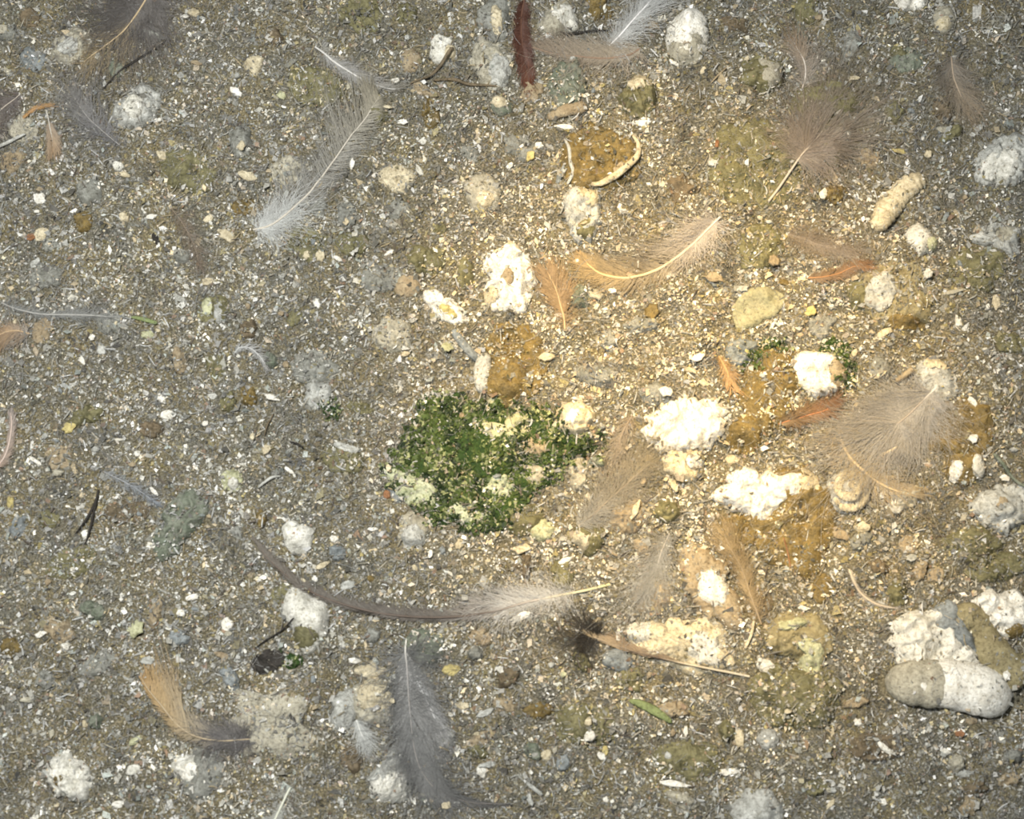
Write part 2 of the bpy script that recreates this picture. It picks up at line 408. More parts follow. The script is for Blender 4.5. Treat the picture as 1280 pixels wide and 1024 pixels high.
drop('olive and brown flat mound above the grey wisp feather', E(235, 215, 36, 26, 10), 7, 'olive', 'fold', 0.88)
drop('low olive mound below the fringed grey feather base', E(385, 305, 26, 22, 10), 7, 'olive', 'fold', 0.88)
drop('low olive-gold mound with yellow fleck above the tan square crumb', E(440, 305, 20, 16), 7, 'olive', 'fold', 0.78)
drop('olive mound mottled brown left of the blocky cream dropping', E(532, 325, 24, 20), 9, 'olive', 'fold', 0.78)
drop('olive green mound near the white jagged top feather', E(395, 108, 34, 26, 10), 9, 'olive', 'fold', 0.78)
drop('dull olive mound at the top edge beside the pale capped pellet', E(452, 18, 26, 24), 10, 'olive', 'fold', 0.73)
drop('olive dropping with pale-striped shoulder below the egg-shaped white one', E(951, 92, 27, 23, 12), 15, 'olive', 'swirl', 0.23, caps=[(PG(945,78,962,76,974,92,968,110,958,112,955,92), 4, 'beige', 'pale_side', 'seg')])
drop('mossy olive lump under the white and grey crust at the edge', E(1222, 335, 36, 30, -15), 10, 'olive', 'fold', 0.78)
drop('sage grey-green lump with its brown roll beneath', E(708, 106, 24, 32, 5), 13, 'greengrey', 'fold', 0.58)
drop('greyish green pale mound under the dangling dark feather quill', E(528, 810, 28, 24, 5), 12, 'greengrey', '', 0.63)
drop('low grey mound behind the small white shell', PG(232,945,262,935,280,950,272,985,245,1003,225,985), 11, 'grey', '', 0.68)
drop('crumbly pale grey heap spread beside the tan serrated feather', PG(292,862,335,872,352,860,385,880,378,905,396,925,360,948,335,930,312,945,285,915,300,890), 6, 'beige', 'fold', 0.88)
drop('yellowish olive-white crust at the moss tip with grey rim', E(428, 574, 26, 18, 10), 9, 'olive', 'bowl', 0.58, caps=[(E(434,560,18,5,15), 3, 'greywhite', 'pale_rim')])
drop('faded yellow-olive smear on the plain litter with straw bits', E(88, 703, 34, 18, -20), 5, 'olive', 'fold', 0.9)
drop('low grey crusted ring dropping over a green spot', E(392, 460, 30, 22, 10), 9, 'grey', 'swirl', 0.68)
drop('ribbed grey lump touching the little bright green blade', E(397, 491, 17, 21, 10), 11, 'greywhite', 'rib', 0.33)
drop('pale lime clump standing alone in grey litter', E(268, 388, 22, 18, -10), 8, 'olive', 'fold', 0.63, caps=[(E(260,385,8,11), 4, 'lime', 'lime_crust'), (E(275,393,6,12,10), 4, 'greywhite', 'pale_crust')])
drop('flat greyish lump by the pinkish grey wisp', E(492, 420, 26, 22), 9, 'beige', 'fold', 0.83)
drop('dull grey lump with dark crease near the olive heap', E(478, 350, 24, 17, -10), 8, 'grey', 'seg', 0.78)
drop('low olive heap under the tan serrated feather fringe', E(360, 745, 20, 15), 6, 'olive', 'fold', 0.88)
drop('brown pile of fine crumbs under the grey stone-like lump', E(160, 640, 30, 15, -5), 6, 'brown', 'fold', 0.9)
drop('low mossy olive heap below the small green leaf', E(730, 905, 40, 28, 10), 8, 'olive', 'fold', 0.9)
drop('dull olive crumb heap near the bottom green blades', E(860, 950, 46, 26, -5), 8, 'olive', 'fold', 0.9)
drop('olive lump under the quill with the black tuft', E(790, 850, 18, 16), 8, 'olive', 'fold', 0.63)
drop('low brown mound at the bottom beneath the broad dark olive mound', E(1095, 935, 36, 18), 9, 'brown', 'fold', 0.78)

# --- white and pale droppings
drop('pale cream dropping tucked under the tan barbs of the big corner feather', PG(66,62,78,45,98,36,116,50,118,68,104,84,86,86,70,76), 14, 'beige', 'swirl', 0.28, caps=[(E(92,66,15,10,-10), 4, 'greywhite', 'white_crust')])
drop('grey-white dropping with curled folds below the thin dark twig', PG(142,142,156,122,170,106,188,108,203,118,194,138,186,154,170,162,152,162,141,154), 17, 'greywhite', 'swirl', 0.16, caps=[(PG(158,132,172,122,182,130,182,146,172,156,162,150), 5, 'white', 'white_crust', 'swirl')])
drop('small pale yellowish-white lump on bare litter near the top', PG(305,82,316,72,330,76,329,86,320,96,308,88), 8, 'cream', '', .1)
drop('pale flattened dropping hidden beside the long fringed feather', E(362, 213, 26, 17, -8), 9, 'beige', 'fold', 0.58)
drop('white and cream dropping with a small dark hole, top middle', PG(538,52,548,44,562,46,572,60,568,74,555,80,543,76,538,64), 14, 'white', '', .08, caps=[(E(563,68,7,10,20), 3, 'cream', 'cream_edge')])
drop('small tan cube-like lump left of the holed white dropping', E(513, 75, 13, 16, 5), 9, 'tan', '', 0.23)
drop('tall grey dropping with a cream stripe down its middle', PG(604,4,620,-4,634,4,634,30,628,50,616,48,602,38), 14, 'grey', '', 0.23, caps=[(E(621,30,7,18,-5), 4, 'cream', 'cream_stripe')])
drop('two-lobed curled dropping with brown hollow beside the red-brown feather', PG(590,56,604,46,622,52,634,68,637,92,628,106,612,108,600,100,590,82), 15, 'beige', 'swirl', 0.18, caps=[(PG(612,86,622,72,634,76,636,94,628,106,616,102), 4, 'greywhite', 'pale_lobe')])
drop('cream-topped pellet just below the two-lobed curled dropping', E(627, 131, 15, 12, 5), 10, 'greengrey', '', 0.28, caps=[(E(625,128,11,9), 4, 'cream', 'cream_cap')])
drop('crumbly cream crust lying in litter beneath the long fringed feather', PG(474,216,490,208,512,214,518,230,508,240,486,236), 7, 'cream', 'fold', .3)
drop('rounded buff dropping with crumbly face above the mottled mound', PG(583,226,600,218,618,224,626,244,618,262,600,266,586,252), 13, 'beige', '', 0.23, caps=[(E(607,252,11,11), 4, 'cream', 'cream_crust')])
drop('white dropping near the top edge behind the red-brown feather', PG(672,30,684,10,708,2,720,18,723,36,705,42,684,42), 14, 'beige', 'seg', 0.23, caps=[(PG(690,14,708,8,718,18,722,36,704,36,692,26), 5, 'white', 'white_crust')])
drop('smooth white egg-shaped dropping pointing upward', PG(864,6,876,16,884,36,884,56,874,76,856,80,838,68,834,44,836,28,850,16), 22, 'clean', '', .03, .05, .55, caps=[(PG(836,56,852,62,872,62,882,58,876,76,856,82,840,72), 3, 'beige', 'tan_base')])
drop('round olive pellet crowned with lemon-cream crust', PG(778,112,790,98,808,98,818,114,818,136,806,152,788,148,776,132), 15, 'olive', 'fold', 0.18, caps=[(PG(784,108,796,98,810,102,812,114,800,116,790,120), 5, 'cream', 'cream_cap'), (E(804,154,10,5,-10), 3, 'clean', 'white_tip')])
drop('grey-cream twisted dropping below the amber patch with cream rim', PG(708,244,722,234,740,236,748,256,748,282,742,302,724,302,712,284,704,262), 17, 'greywhite', 'swirl', 0.14, caps=[(PG(722,240,738,236,747,250,744,262,730,256), 4, 'cream', 'cream_cap'), (E(732,290,13,11), 3, 'olive', 'olive_base')])
drop('white dropping cut by the top edge of the view', PG(1115,-12,1140,-22,1162,-12,1158,4,1142,16,1122,10), 15, 'clean', 'swirl', .05)
drop('small cream oval pellet hanging below the top edge', PG(1166,18,1176,6,1190,10,1194,26,1186,40,1172,40,1166,30), 12, 'beige', '', 0.16, caps=[(E(1178,33,10,8), 3, 'cream', 'cream_tip')])
drop('crumpled white and grey dropping at the far edge beside the brown fluff', PG(1220,215,1232,186,1258,166,1285,166,1290,205,1278,228,1250,232,1230,232), 17, 'greywhite', 'fold', 0.18, caps=[(PG(1224,208,1245,192,1268,196,1262,222,1240,230,1226,226), 5, 'white', 'white_crust', 'fold')])
drop('bent white dropping with hooked yellow end', PG(1132,290,1142,278,1154,282,1162,296,1172,300,1164,316,1148,320,1136,308), 12, 'white', '', .1, caps=[(E(1164,306,8,9), 3, 'lime', 'yellow_end')])
drop('frayed white crust arched over the mossy olive lump', PG(1210,296,1225,286,1250,278,1274,288,1276,308,1266,328,1254,318,1240,306,1222,304), 12, 'greywhite', 'fold', 0.28, caps=[(E(1258,294,14,11), 4, 'beige', 'pale_knob')])
drop('ribbed grey and white swirl beside the brown stick end', PG(1142,472,1152,454,1172,448,1188,462,1195,486,1186,506,1164,506,1146,492), 17, 'greywhite', 'rib', 0.14, caps=[(PG(1152,458,1162,446,1176,452,1180,464,1166,462), 4, 'cream', 'cream_crest')])
drop('glowing white cap shaped like a shell on the amber-olive dropping', PG(984,452,1000,440,1024,442,1046,448,1056,470,1046,488,1026,498,1006,490,992,472), 20, 'clean', 'seg', .02, .06, caps=[(PG(1040,450,1054,462,1056,480,1044,490,1036,472), 3, 'tan', 'tan_side')])
drop('blocky cream-white dropping with olive notch in the middle', PG(608,316,630,308,652,312,664,336,664,372,648,390,628,386,606,372,612,344), 17, 'clean', 'fold', .05, caps=[(E(634,350,8,11,20), 2, 'tan', 'olive_notch'), (E(613,370,9,12), 4, 'cream', 'cream_lobe')])
drop('largest burnt-out white slab at the heart of the warm light', PG(806,520,822,508,836,500,868,494,898,496,912,512,914,540,896,556,868,568,838,570,812,558,802,540), 19, 'clean', 'fold', .02)
drop('peach-cream roll fused beneath the burnt-out white slab', PG(826,574,846,562,872,562,882,580,874,598,850,602,830,592), 14, 'cream', 'seg', .08, caps=[(E(868,578,12,10), 3, 'white', 'white_crust')])
drop('jagged white dropping with a pointed tip toward the moss', PG(890,620,908,604,924,588,950,590,975,596,1002,592,1008,618,986,632,966,646,950,660,930,642,910,632), 17, 'clean', 'fold', .05, caps=[(PG(1000,585,1016,590,1024,610,1012,622,998,608), 4, 'cream', 'cream_crust')])
drop('cream dropping with white ridge touching the mossy edge', PG(692,520,706,506,730,504,742,516,738,536,718,544,700,540), 13, 'cream', 'fold', .15, caps=[(E(714,524,8,14,40), 5, 'clean', 'white_ridge')])
drop('slate blue-grey knobbly dropping above the orange frayed feather', PG(908,432,926,422,948,426,944,444,930,458,910,452), 13, 'bluegrey', 'fold', .1)
drop('twin cream-white nuggets lying end to end', PG(530,362,545,362,556,376,574,382,584,398,574,404,556,402,542,388,530,376), 11, 'clean', 'fold', .1, caps=[(E(560,392,11,7,30), 3, 'yellow', 'yellow_side')])
drop('flat tan square crumb with rounded corners', PG(496,352,512,346,524,354,524,370,508,374,494,366), 8, 'tan', '', 0.18, .06, .5)
drop('soft sea-green and grey elongated lump in the grey litter', PG(238,612,256,620,258,642,242,660,226,680,208,704,192,706,190,682,204,654,216,628), 14, 'greengrey', 'fold', 0.58)
drop('little lime and white tuft-like pellet at the litter centre', E(290, 601, 14, 15), 8, 'lime', 'fold', 0.23, caps=[(E(293,606,6,8), 3, 'white', 'white_crust')])
drop('smooth white heart-shaped dropping below the moss', PG(354,656,366,650,376,656,392,662,390,676,378,694,366,692,356,676), 12, 'white', '', .04, .08, .6)
drop('large white pear-shaped dropping with brown lower tip', PG(354,752,362,734,378,730,392,742,408,752,412,776,404,800,386,818,372,806,366,786,356,774), 19, 'white', '', .05, .08, caps=[(PG(368,788,386,782,400,796,386,814,372,804), 3, 'olive', 'olive_tip')])
drop('small ribbed pebble of dropping on the lower moss border', PG(498,662,506,644,522,638,534,656,534,676,520,684,504,680), 13, 'beige', '', 0.18, caps=[(PG(502,668,514,658,530,664,532,678,518,684,504,680), 4, 'greywhite', 'white_base', 'rib')])
drop('angular cream chip with fibres between moss and cottony feather', PG(664,656,676,646,690,652,692,668,682,676,668,674), 8, 'lime', 'fold', 0.28)
drop('olive and yellow lump under the fluffy tan feather', PG(720,660,736,650,754,658,758,676,746,690,732,696,722,682), 14, 'olive', '', 0.18, caps=[(PG(720,664,730,660,734,678,732,692,722,682), 3, 'cream', 'cream_edge')])
drop('brown-topped curved lump joining the fluffy tan feather', PG(762,640,780,636,798,624,804,640,796,662,782,672,764,660), 10, 'tan', 'fold', 0.28)
drop('small dark olive pellet ringed with tan crumbs', E(833, 640, 17, 16), 12, 'olive', 'swirl', 0.23)
drop('slanting tan lump tipped with a bright white pear', PG(850,690,870,680,890,694,910,730,930,760,922,786,896,784,872,758,858,722), 15, 'tan', '', 0.23, caps=[(PG(872,728,886,712,902,722,910,744,900,758,884,758,872,744), 8, 'clean', 'white_tip')])
c = W(1060, 614); r = root('coiled_dropping', c[0], c[1], 'coiled pale yellow dropping like a snail shell', 'dropping')
blob('body', E(1060, 614, 29, 28), 9, 'greywhite', r, .05, 1.0, '', .1); HTs = boxblur(HT, 2)
drop('pale oval dropping with brown spots cut by the frame edge', PG(1211,632,1224,616,1252,610,1290,616,1294,650,1270,662,1240,660,1218,650), 18, 'greywhite', 'swirl', 0.14, caps=[(E(1244,630,12,9,10), 2, 'tan', 'brown_spot')])
drop('wide cream-white slab leaning behind the thick white sausage', PG(1112,786,1130,766,1160,760,1190,764,1214,800,1232,838,1205,836,1160,832,1116,830,1110,806), 14, 'white', 'fold', .08)
drop('pale blue-grey sheet-like dropping between the slab and the olive sausage', PG(1158,768,1182,750,1196,760,1210,790,1226,822,1208,808,1186,790), 17, 'bluegrey', '', .1)
drop('lumpy white cluster in the corner behind the olive sausage', PG(1206,762,1222,744,1250,740,1286,748,1290,790,1270,800,1246,790,1226,776), 16, 'clean', 'fold', .08, caps=[(E(1268,790,12,9), 4, 'amber', 'amber_patch')])
drop('cream crumb mass beneath the quill with the black tuft', PG(775,790,800,776,830,780,852,776,900,786,915,806,912,832,880,838,846,836,820,822,790,812), 11, 'cream', 'fold', .25, caps=[(E(800,790,17,13), 5, 'white', 'white_crust'), (PG(850,800,880,790,905,806,900,826,870,830,850,818), 5, 'white', 'white_crust')])
drop('bluish pale lump under the brown quill vane', E(772, 826, 20, 14, 20), 9, 'bluegrey', '', .15)
drop('curled ring-shaped olive dropping with yellow-cream inner folds', PG(960,790,985,768,1012,768,1034,786,1036,812,1026,838,1010,846,1000,830,985,820,965,818,956,806), 14, 'khaki', 'swirl', 0.18, caps=[(E(988,780,20,8,-10), 5, 'lime', 'cream_fold', 'fold'), (PG(992,806,1008,798,1024,806,1026,830,1012,844,1000,834,1006,818), 5, 'lime', 'cream_fold', 'fold')])
drop('double fan-shaped shell dropping with grey stripes', PG(444,860,456,850,476,848,490,858,494,884,488,904,466,908,446,900,440,880), 16, 'beige', 'rib', 0.13, caps=[(PG(448,862,470,850,490,860,492,884,470,890,450,884), 5, 'cream', 'striped_face', 'rib')])
drop('pearl grey side lobe leaning on the fan-shaped shell dropping', PG(414,884,424,866,440,860,446,882,444,904,430,914,416,904), 13, 'greywhite', '', 0.16)
drop('thin curled cream scrap above the fan-shaped shell dropping', PG(440,838,456,832,474,832,486,840,474,844,458,846), 7, 'cream', '', .1)
drop('cream-bottomed round dropping at the grey feather base', PG(460,982,466,964,482,950,496,930,508,930,512,955,522,976,510,998,488,1004,470,998), 17, 'greywhite', '', 0.16, caps=[(PG(462,980,482,968,510,970,518,982,506,1000,484,1004,466,996), 4, 'white', 'white_base')])
drop('knobbly white dropping with brown dimple in the lower corner', PG(58,966,64,948,80,942,96,950,112,964,117,984,108,1000,92,1002,76,996,62,984), 18, 'white', 'fold', .05, caps=[(E(78,976,7,8), 2, 'amber', 'brown_dimple')])
drop('little clean white shell under the tan serrated feather', PG(214,958,222,946,236,942,252,944,252,960,240,974,226,970), 11, 'white', '', .05, caps=[(PG(216,962,232,962,250,956,248,968,236,976,224,970), 3, 'clean', 'white_rim')])
drop('pale angular stone-like dropping cut by the bottom edge', PG(914,1014,926,998,946,984,964,990,976,1010,978,1034,940,1040,918,1034), 15, 'greywhite', '', 0.16)
drop('small pearl-grey lump right beside the cream upright chip', E(960, 924, 14, 14, -30), 9, 'greywhite', '', 0.18)
drop('grey worn lump over the burnt-out white slab', PG(800,498,812,480,836,482,842,498,824,506), 10, 'grey', '', 0.58)
drop('golden-olive lump touching the side of the burnt-out slab', PG(912,530,926,518,944,524,950,548,940,568,922,566), 10, 'amber', '', 0.28)
drop('crumpled gold and cream crust under the jagged white dropping', PG(905,650,925,645,945,660,940,685,920,690,905,675), 8, 'amber', 'fold', 0.68)
drop('buff lump nested beside the olive-gold block near the top feathers', E(745, 470, 26, 14, 10), 8, 'grey', 'fold', 0.78)
drop('dim grey broad crust in the bottom litter', E(120, 830, 24, 14, -30), 5, 'grey', 'fold', 0.88)
drop('pinkish flat lump close to the top corner', E(38, 24, 12, 13), 7, 'brown', '', 0.28)
drop('olive crumb block beside the square striped mound', PG(1062,355,1078,350,1088,362,1084,386,1070,388,1060,376), 8, 'olive', '', 0.28)
drop('small white crescent dropping on the moss side of the blue-grey stick', E(618, 508, 10, 16), 7, 'lime', '', 0.58)

# rolls
roll('tapering segmented cream dropping like a grub', [(1156,222),(1138,232),(1118,250),(1104,270),(1094,290)], [10,15,17,16,11], 'cream', seg=9)
roll('olive-brown sausage dropping curling down to the edge', [(1194,782),(1212,770),(1228,786),(1236,808),(1256,832),(1284,852)], [15,17,18,21,23,24], 'khaki', name='sausage_dropping')
c = W(1190, 858); r = root('sausage_dropping', c[0], c[1], 'thick white sausage-shaped dropping with one grey half', 'dropping')
tube('body', [(1110,850),(1145,854),(1185,856),(1225,864),(1266,878)], [20,27,30,31,24], 'clean', parent=r, n=60, sides=22, lump=1, flat=.8, sink=.6, cover=.08)
HTs = HT0; t_ = tube('grey_half', [(1106,852),(1135,854),(1160,855),(1188,857)], [19,26.5,29.5,31], 'beige', parent=r, n=44, sides=22, lump=1, flat=.81, sink=.58, cover=.1); t_['label'] = 'grey-beige half of the sausage-shaped dropping'; HTs = boxblur(HT, 2)
roll('smooth brown roll under the sage grey-green lump', [(684,146),(702,142),(720,138),(734,134)], [5,8,9,7], 'tan', lump=.6)
roll('slate-blue short stick of dropping above the moss', [(566,413),(580,432),(598,450)], [5,5.5,5], 'bluegrey', name='stick_dropping', lump=.6)
roll('knobbly grey stick running down to the moss beside the slate-blue one', [(606,440),(602,470),(604,492)], [9,11,8], 'greywhite', name='stick_dropping', lump=1)
tube('coil', [(1060,612),(1064,607),(1070,612),(1066,621),(1054,622),(1046,612),(1052,598),(1068,594),(1080,606),(1080,622),(1068,634),(1052,634),(1042,622)], [4,5,5.5,6,6,6,6,6,6,6,6,5,3], 'cream', parent=r, n=70, lump=.5, flat=.6, zoff=-1)

# --- half-buried clods, many alike
CL = [('litter_clod', 'crumbly olive-brown clod half buried in the litter', 'olive-brown clods half buried in the litter', ['olive', 'olive', 'brown', 'amber'], 46),
      ('litter_clod', 'crumbly grey clod half buried in the litter', 'grey clods half buried in the litter', ['grey', 'greengrey', 'grey', 'bluegrey'], 44),
      ('litter_clod', 'crumbly tan clod half buried in the litter', 'tan clods half buried in the litter', ['tan', 'beige', 'tan'], 30)]
for nm, lab, grp, keys, n_ in CL:
    done = 0; tries = 0
    while done < n_ and tries < 4000:
        tries += 1; px, py = random.uniform(10, 1270), random.uniform(10, 1014)
        if keys[0] == 'olive' and px < 420 and random.random() < .5: continue
        if keys[0] == 'tan' and px < 450 and random.random() < .7: continue
        rx_, ry_ = random.uniform(9, 23), random.uniform(7, 17); x, y = W(px, py)
        if min(float(sample(COVER, x+a_*rx_, y+b_*rx_)) for a_ in (-1, 0, 1) for b_ in (-1, 0, 1)) < .95: continue
        drop(lab, E(px, py, rx_, ry_, random.uniform(0, 180)), random.uniform(5, 10), random.choice(keys), 'fold', random.uniform(.35, .75), .25, 1.3, name=nm, cat='clod', group=grp); done += 1

# settle the raster before lighter things are laid over it
HTs = boxblur(HT, 3)

# ------------------------------------------------------------------ moss
def leaf_cloud(name, pts, zb, size, cols, mat, parent=None, tilt=.7, origin=None, asp=(1.2, 2.4), thick=.0):
    """many little four-cornered leaves/crumbs, each its own orientation; pts (n,2), zb (n,)"""
    n = len(pts); a = rng.uniform(0, 2*math.pi, n); L = size*rng.uniform(.6, 1.4, n); Wd = L/rng.uniform(*asp, n)
    tx = rng.normal(0, tilt, n); ty = rng.normal(0, tilt, n)
    base = np.array([[-1, 0], [-.2, -1], [1, -.15], [.3, .9]])
    B = base[None]+rng.uniform(-.25, .25, (n, 4, 2))
    u = B[:,:,0]*L[:,None]*.5; v = B[:,:,1]*Wd[:,None]*.5
    x = u*np.cos(a)[:,None]-v*np.sin(a)[:,None]; y = u*np.sin(a)[:,None]+v*np.cos(a)[:,None]
    z = x*tx[:,None]*.6+y*ty[:,None]*.6
    V = np.stack([x+pts[:,0][:,None], y+pts[:,1][:,None], z+zb[:,None]], -1)
    # a fifth vertex underneath gives every crumb its thickness
    low = np.stack([pts[:,0], pts[:,1], zb-L*.28], -1)[:,None]
    V = np.concatenate([V, low], 1).reshape(-1, 3)
    o = np.arange(n)[:,None]*5
    F = np.concatenate([o+np.array([[0,1,2]]), o+np.array([[0,2,3]]), o+np.array([[1,0,4]]), o+np.array([[2,1,4]]), o+np.array([[3,2,4]]), o+np.array([[0,3,4]])], 0)
    return fast_mesh(name, V, F, 3, MATS[mat], parent=parent, col=np.repeat(cols, 5, 0), origin=origin)
def in_poly(px, py, poly):
    n = len(poly); c = np.zeros(len(px), bool); j = n-1
    for i in range(n):
        xi, yi = poly[i]; xj, yj = poly[j]
        c ^= ((yi > py) != (yj > py)) & (px < (xj-xi)*(py-yi)/(yj-yi+1e-12)+xi); j = i
    return c
def moss(label, poly, n, h, crusts=(), size=6.0):
    q = [W(*p) for p in poly]; cx = sum(p[0] for p in q)/len(q); cy = sum(p[1] for p in q)/len(q)
    r = root('moss_clump', cx, cy, label, 'moss')
    b_ = blob('cushion', ('p', poly), h, 'mossbase', r, .12, 1.2, 'fold', 1.0, 2.0)
    A = np.array(q); x = rng.uniform(A[:,0].min()-6, A[:,0].max()+6, n*2); y = rng.uniform(A[:,1].min()-6, A[:,1].max()+6, n*2)
    jx = x+11*vnoise(x/9, y/9, 0, 81)+rng.normal(0, 3, n*2); jy = y+11*vnoise(x/9, y/9, 4, 82)+rng.normal(0, 3, n*2)
    k = in_poly(jx, jy, q); x, y = x[k][:n], y[k][:n]
    z = sample(HT, x, y)+rng.uniform(.5, 4.5, len(x))
    f = np.clip(.5+.9*vnoise(x/11, y/11, 0, 83)+rng.normal(0, .28, len(x)), 0, 1)[:,None]
    c = np.array([.011,.023,.006])*(1-f)+np.array([.07,.102,.024])*f
    s = rng.random(len(x)) < .10+.25*(vnoise(x/13, y/13, 0, 85) > .45); c[s] = np.array([.30,.32,.15])*rng.uniform(.6, 1.2, (s.sum(), 1))
    o = leaf_cloud('leaves', np.stack([x, y], 1), z, size, c, 'moss', r, 1.0); o['kind'] = 'stuff'
    r['_cap'] = 1
    global HTs
    for shp, hh, key, pn, lb in crusts:
        HTs = boxblur(HT, 2); blob(pn, shp, hh, key, r, .28, 1.4, 'fold', .5, 2.4, label=lb)
    del r['_cap']
MATS['mossbase'] = None
drop_mat('mossbase', (.03,.06,.012), (.015,.035,.008), (.10,.14,.03), .4, .8, 0)
moss('large dark green moss cushion in the middle of the litter, dotted with pale crusts',
     [(480,585),(495,560),(510,530),(518,508),(545,492),(580,494),(620,500),(655,505),(690,508),(700,530),(712,552),(735,545),(758,552),(752,568),(720,572),(700,590),(672,615),(650,640),(628,662),(600,664),(570,655),(540,655),(520,630),(495,610)], 5200, 11,
     [(PG(474,582,484,580,500,588,520,598,545,606,552,618,540,630,520,634,505,622,488,606), 5, 'crust', 'pale_crust', 'pale yellow-green crust along the lower edge'),
      (PG(596,530,612,526,632,534,652,530,664,526,668,538,648,544,626,548,604,544), 5, 'lime', 'pale_crust', 'cream-yellow crust lump on top of the moss'),
      (PG(604,606,618,596,640,604,648,612,628,620,612,622), 5, 'crust', 'pale_crust', 'whitish crust lump near the lower side'),
      (PG(560,638,576,630,600,640,610,654,590,652,570,648), 4, 'crust', 'pale_crust', None),
      (PG(648,592,672,580,690,586,680,600,660,606), 4, 'beige', 'pale_crust', None),
      (PG(655,548,675,552,690,562,672,570,655,562), 4, 'tan', 'tan_crust', None)])
moss('thin green moss film between the slate-blue lump and the amber-olive dropping', [(925,440),(950,428),(980,426),(990,436),(965,448),(940,462),(926,456)], 260, 3, size=5)
moss('sprig of moss around the lit shell-capped dropping', [(1030,424),(1052,428),(1062,448),(1060,490),(1048,498),(1050,460)], 190, 3, size=5)
moss('tiny bright green moss tuft under the ribbed grey lump', [(404,506),(414,500),(424,510),(420,522),(406,520)], 70, 4, size=4.5)
moss('green spots below the white pear-shaped dropping', [(354,824),(368,818),(380,824),(374,834),(358,834)], 60, 3, size=4.5)
HTs = boxblur(HT, 3)

# ------------------------------------------------------------------ litter that nobody could count
def region(x, y, spots):
    f = np.zeros(len(x))
    for cx, cy, r, s in spots:
        gx_, gy_ = W(cx, cy); f = np.maximum(f, s*np.exp(-((x-gx_)**2+(y-gy_)**2)/(r*r)))
    return f
PAL = np.array([[.04,.037,.034],[.115,.11,.095],[.20,.195,.17],[.30,.29,.255],[.46,.45,.41],[.32,.26,.18],[.52,.42,.26],[.19,.16,.07],[.27,.22,.08],[.70,.66,.55],[.82,.81,.78],[.30,.33,.30],[.20,.12,.07]])
WB = np.array([.10,.20,.22,.17,.10,.05,.02,.05,.02,.018,.007,.04,.03])
WO = np.array([.08,.12,.10,.07,.04,.12,.10,.18,.16,.02,.005,.01,.06])
WT = np.array([.06,.10,.11,.11,.09,.18,.18,.05,.06,.05,.015,.01,.05])
OL = [(945,210,90,1),(750,200,60,.9),(650,450,60,.9),(1240,700,70,.8),(960,480,90,.6),(1000,640,80,.6),(1040,130,60,.8),(980,860,90,.8),(800,930,120,.6),(230,215,60,.8),(380,300,60,.6),(440,60,120,.5),(400,110,60,.8),(1200,340,90,.6),(1200,540,70,.7),(560,320,90,.5),(990,0,90,.5),(620,180,90,.5),(800,130,90,.5),(240,290,70,.5),(1080,500,90,.3),(640,970,160,.35)]
TN = [(800,400,160,1),(900,430,120,.9),(1080,620,150,.7),(680,240,140,.7),(560,250,140,.6),(1000,330,120,.8),(930,590,160,.8),(720,470,100,.7),(330,900,60,.6),(600,700,140,.4),(620,330,100,.4)]
def pick(x, y):
    o = np.clip(region(x, y, OL)*.9+.25*vnoise(x/60, y/60, 0, 91), 0, 1); t = np.clip(region(x, y, TN)+.2*vnoise(x/70, y/70, 0, 92), 0, 1)
    w = WB[None]*(1-o[:,None])*(1-t[:,None])+WO[None]*o[:,None]+WT[None]*(t*(1-o))[:,None]
    w /= w.sum(1, keepdims=True); c = np.cumsum(w, 1); k = (rng.random(len(x))[:,None] > c).sum(1).clip(0, len(PAL)-1)
    # crumbs of one colour lie in patches
    col = PAL[k]*rng.uniform(.75, 1.25, (len(x), 1))*(1+.22*vnoise(x/35, y/35, 0, 93)+.18*vnoise(x/12, y/12, 0, 94))[:,None]
    hue = np.array([[.25,.25,.225],[.185,.16,.13],[.22,.24,.25],[.18,.165,.09],[.31,.28,.215]])
    a = np.stack([.35+0*x]+[np.clip(vnoise(x/w_, y/w_, 0, 101+q)*2.6-.35, 0, 1.4) for q, w_ in enumerate((23, 17, 26, 14))], 1); a[:,3] += 1.6*o; a[:,4] += .8*t; a[:,2] *= (1-t)*(1-o)
    m = (a/a.sum(1, keepdims=True))@hue; m *= (1+.2*vnoise(x/9, y/9, 0, 95))[:,None]
    lum = 1+.42*vnoise(x/28, y/28, 0, 96)+.30*vnoise(x/11, y/11, 0, 97)+.15*vnoise(x/75, y/75, 0, 98)-.10*np.clip((y-100)/400, 0, 1); lum = np.clip(lum, .35, 1.7)[:,None]  # random patch tone, plus dimmer light toward the top put into the colour
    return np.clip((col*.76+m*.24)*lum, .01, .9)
def scatter(n):
    x = rng.uniform(-820, 820, n); y = rng.uniform(-640, 690, n)
    k = rng.random(n) < sample(COVER, x, y); return x[k], y[k]
def crumbs(name, label, n, size, zj):
    x, y = scatter(n); z = sample(HT, x, y)+rng.uniform(-.4, zj, len(x))
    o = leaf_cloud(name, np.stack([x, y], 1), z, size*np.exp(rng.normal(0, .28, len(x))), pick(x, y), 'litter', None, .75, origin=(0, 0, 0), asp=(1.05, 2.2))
    tag(o, label, 'litter', None, 'stuff')
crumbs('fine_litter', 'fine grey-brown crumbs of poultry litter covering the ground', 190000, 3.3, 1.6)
crumbs('coarse_litter', 'coarser tan, olive and grey litter crumbs strewn over the ground', 36000, 6.2, 2.2)
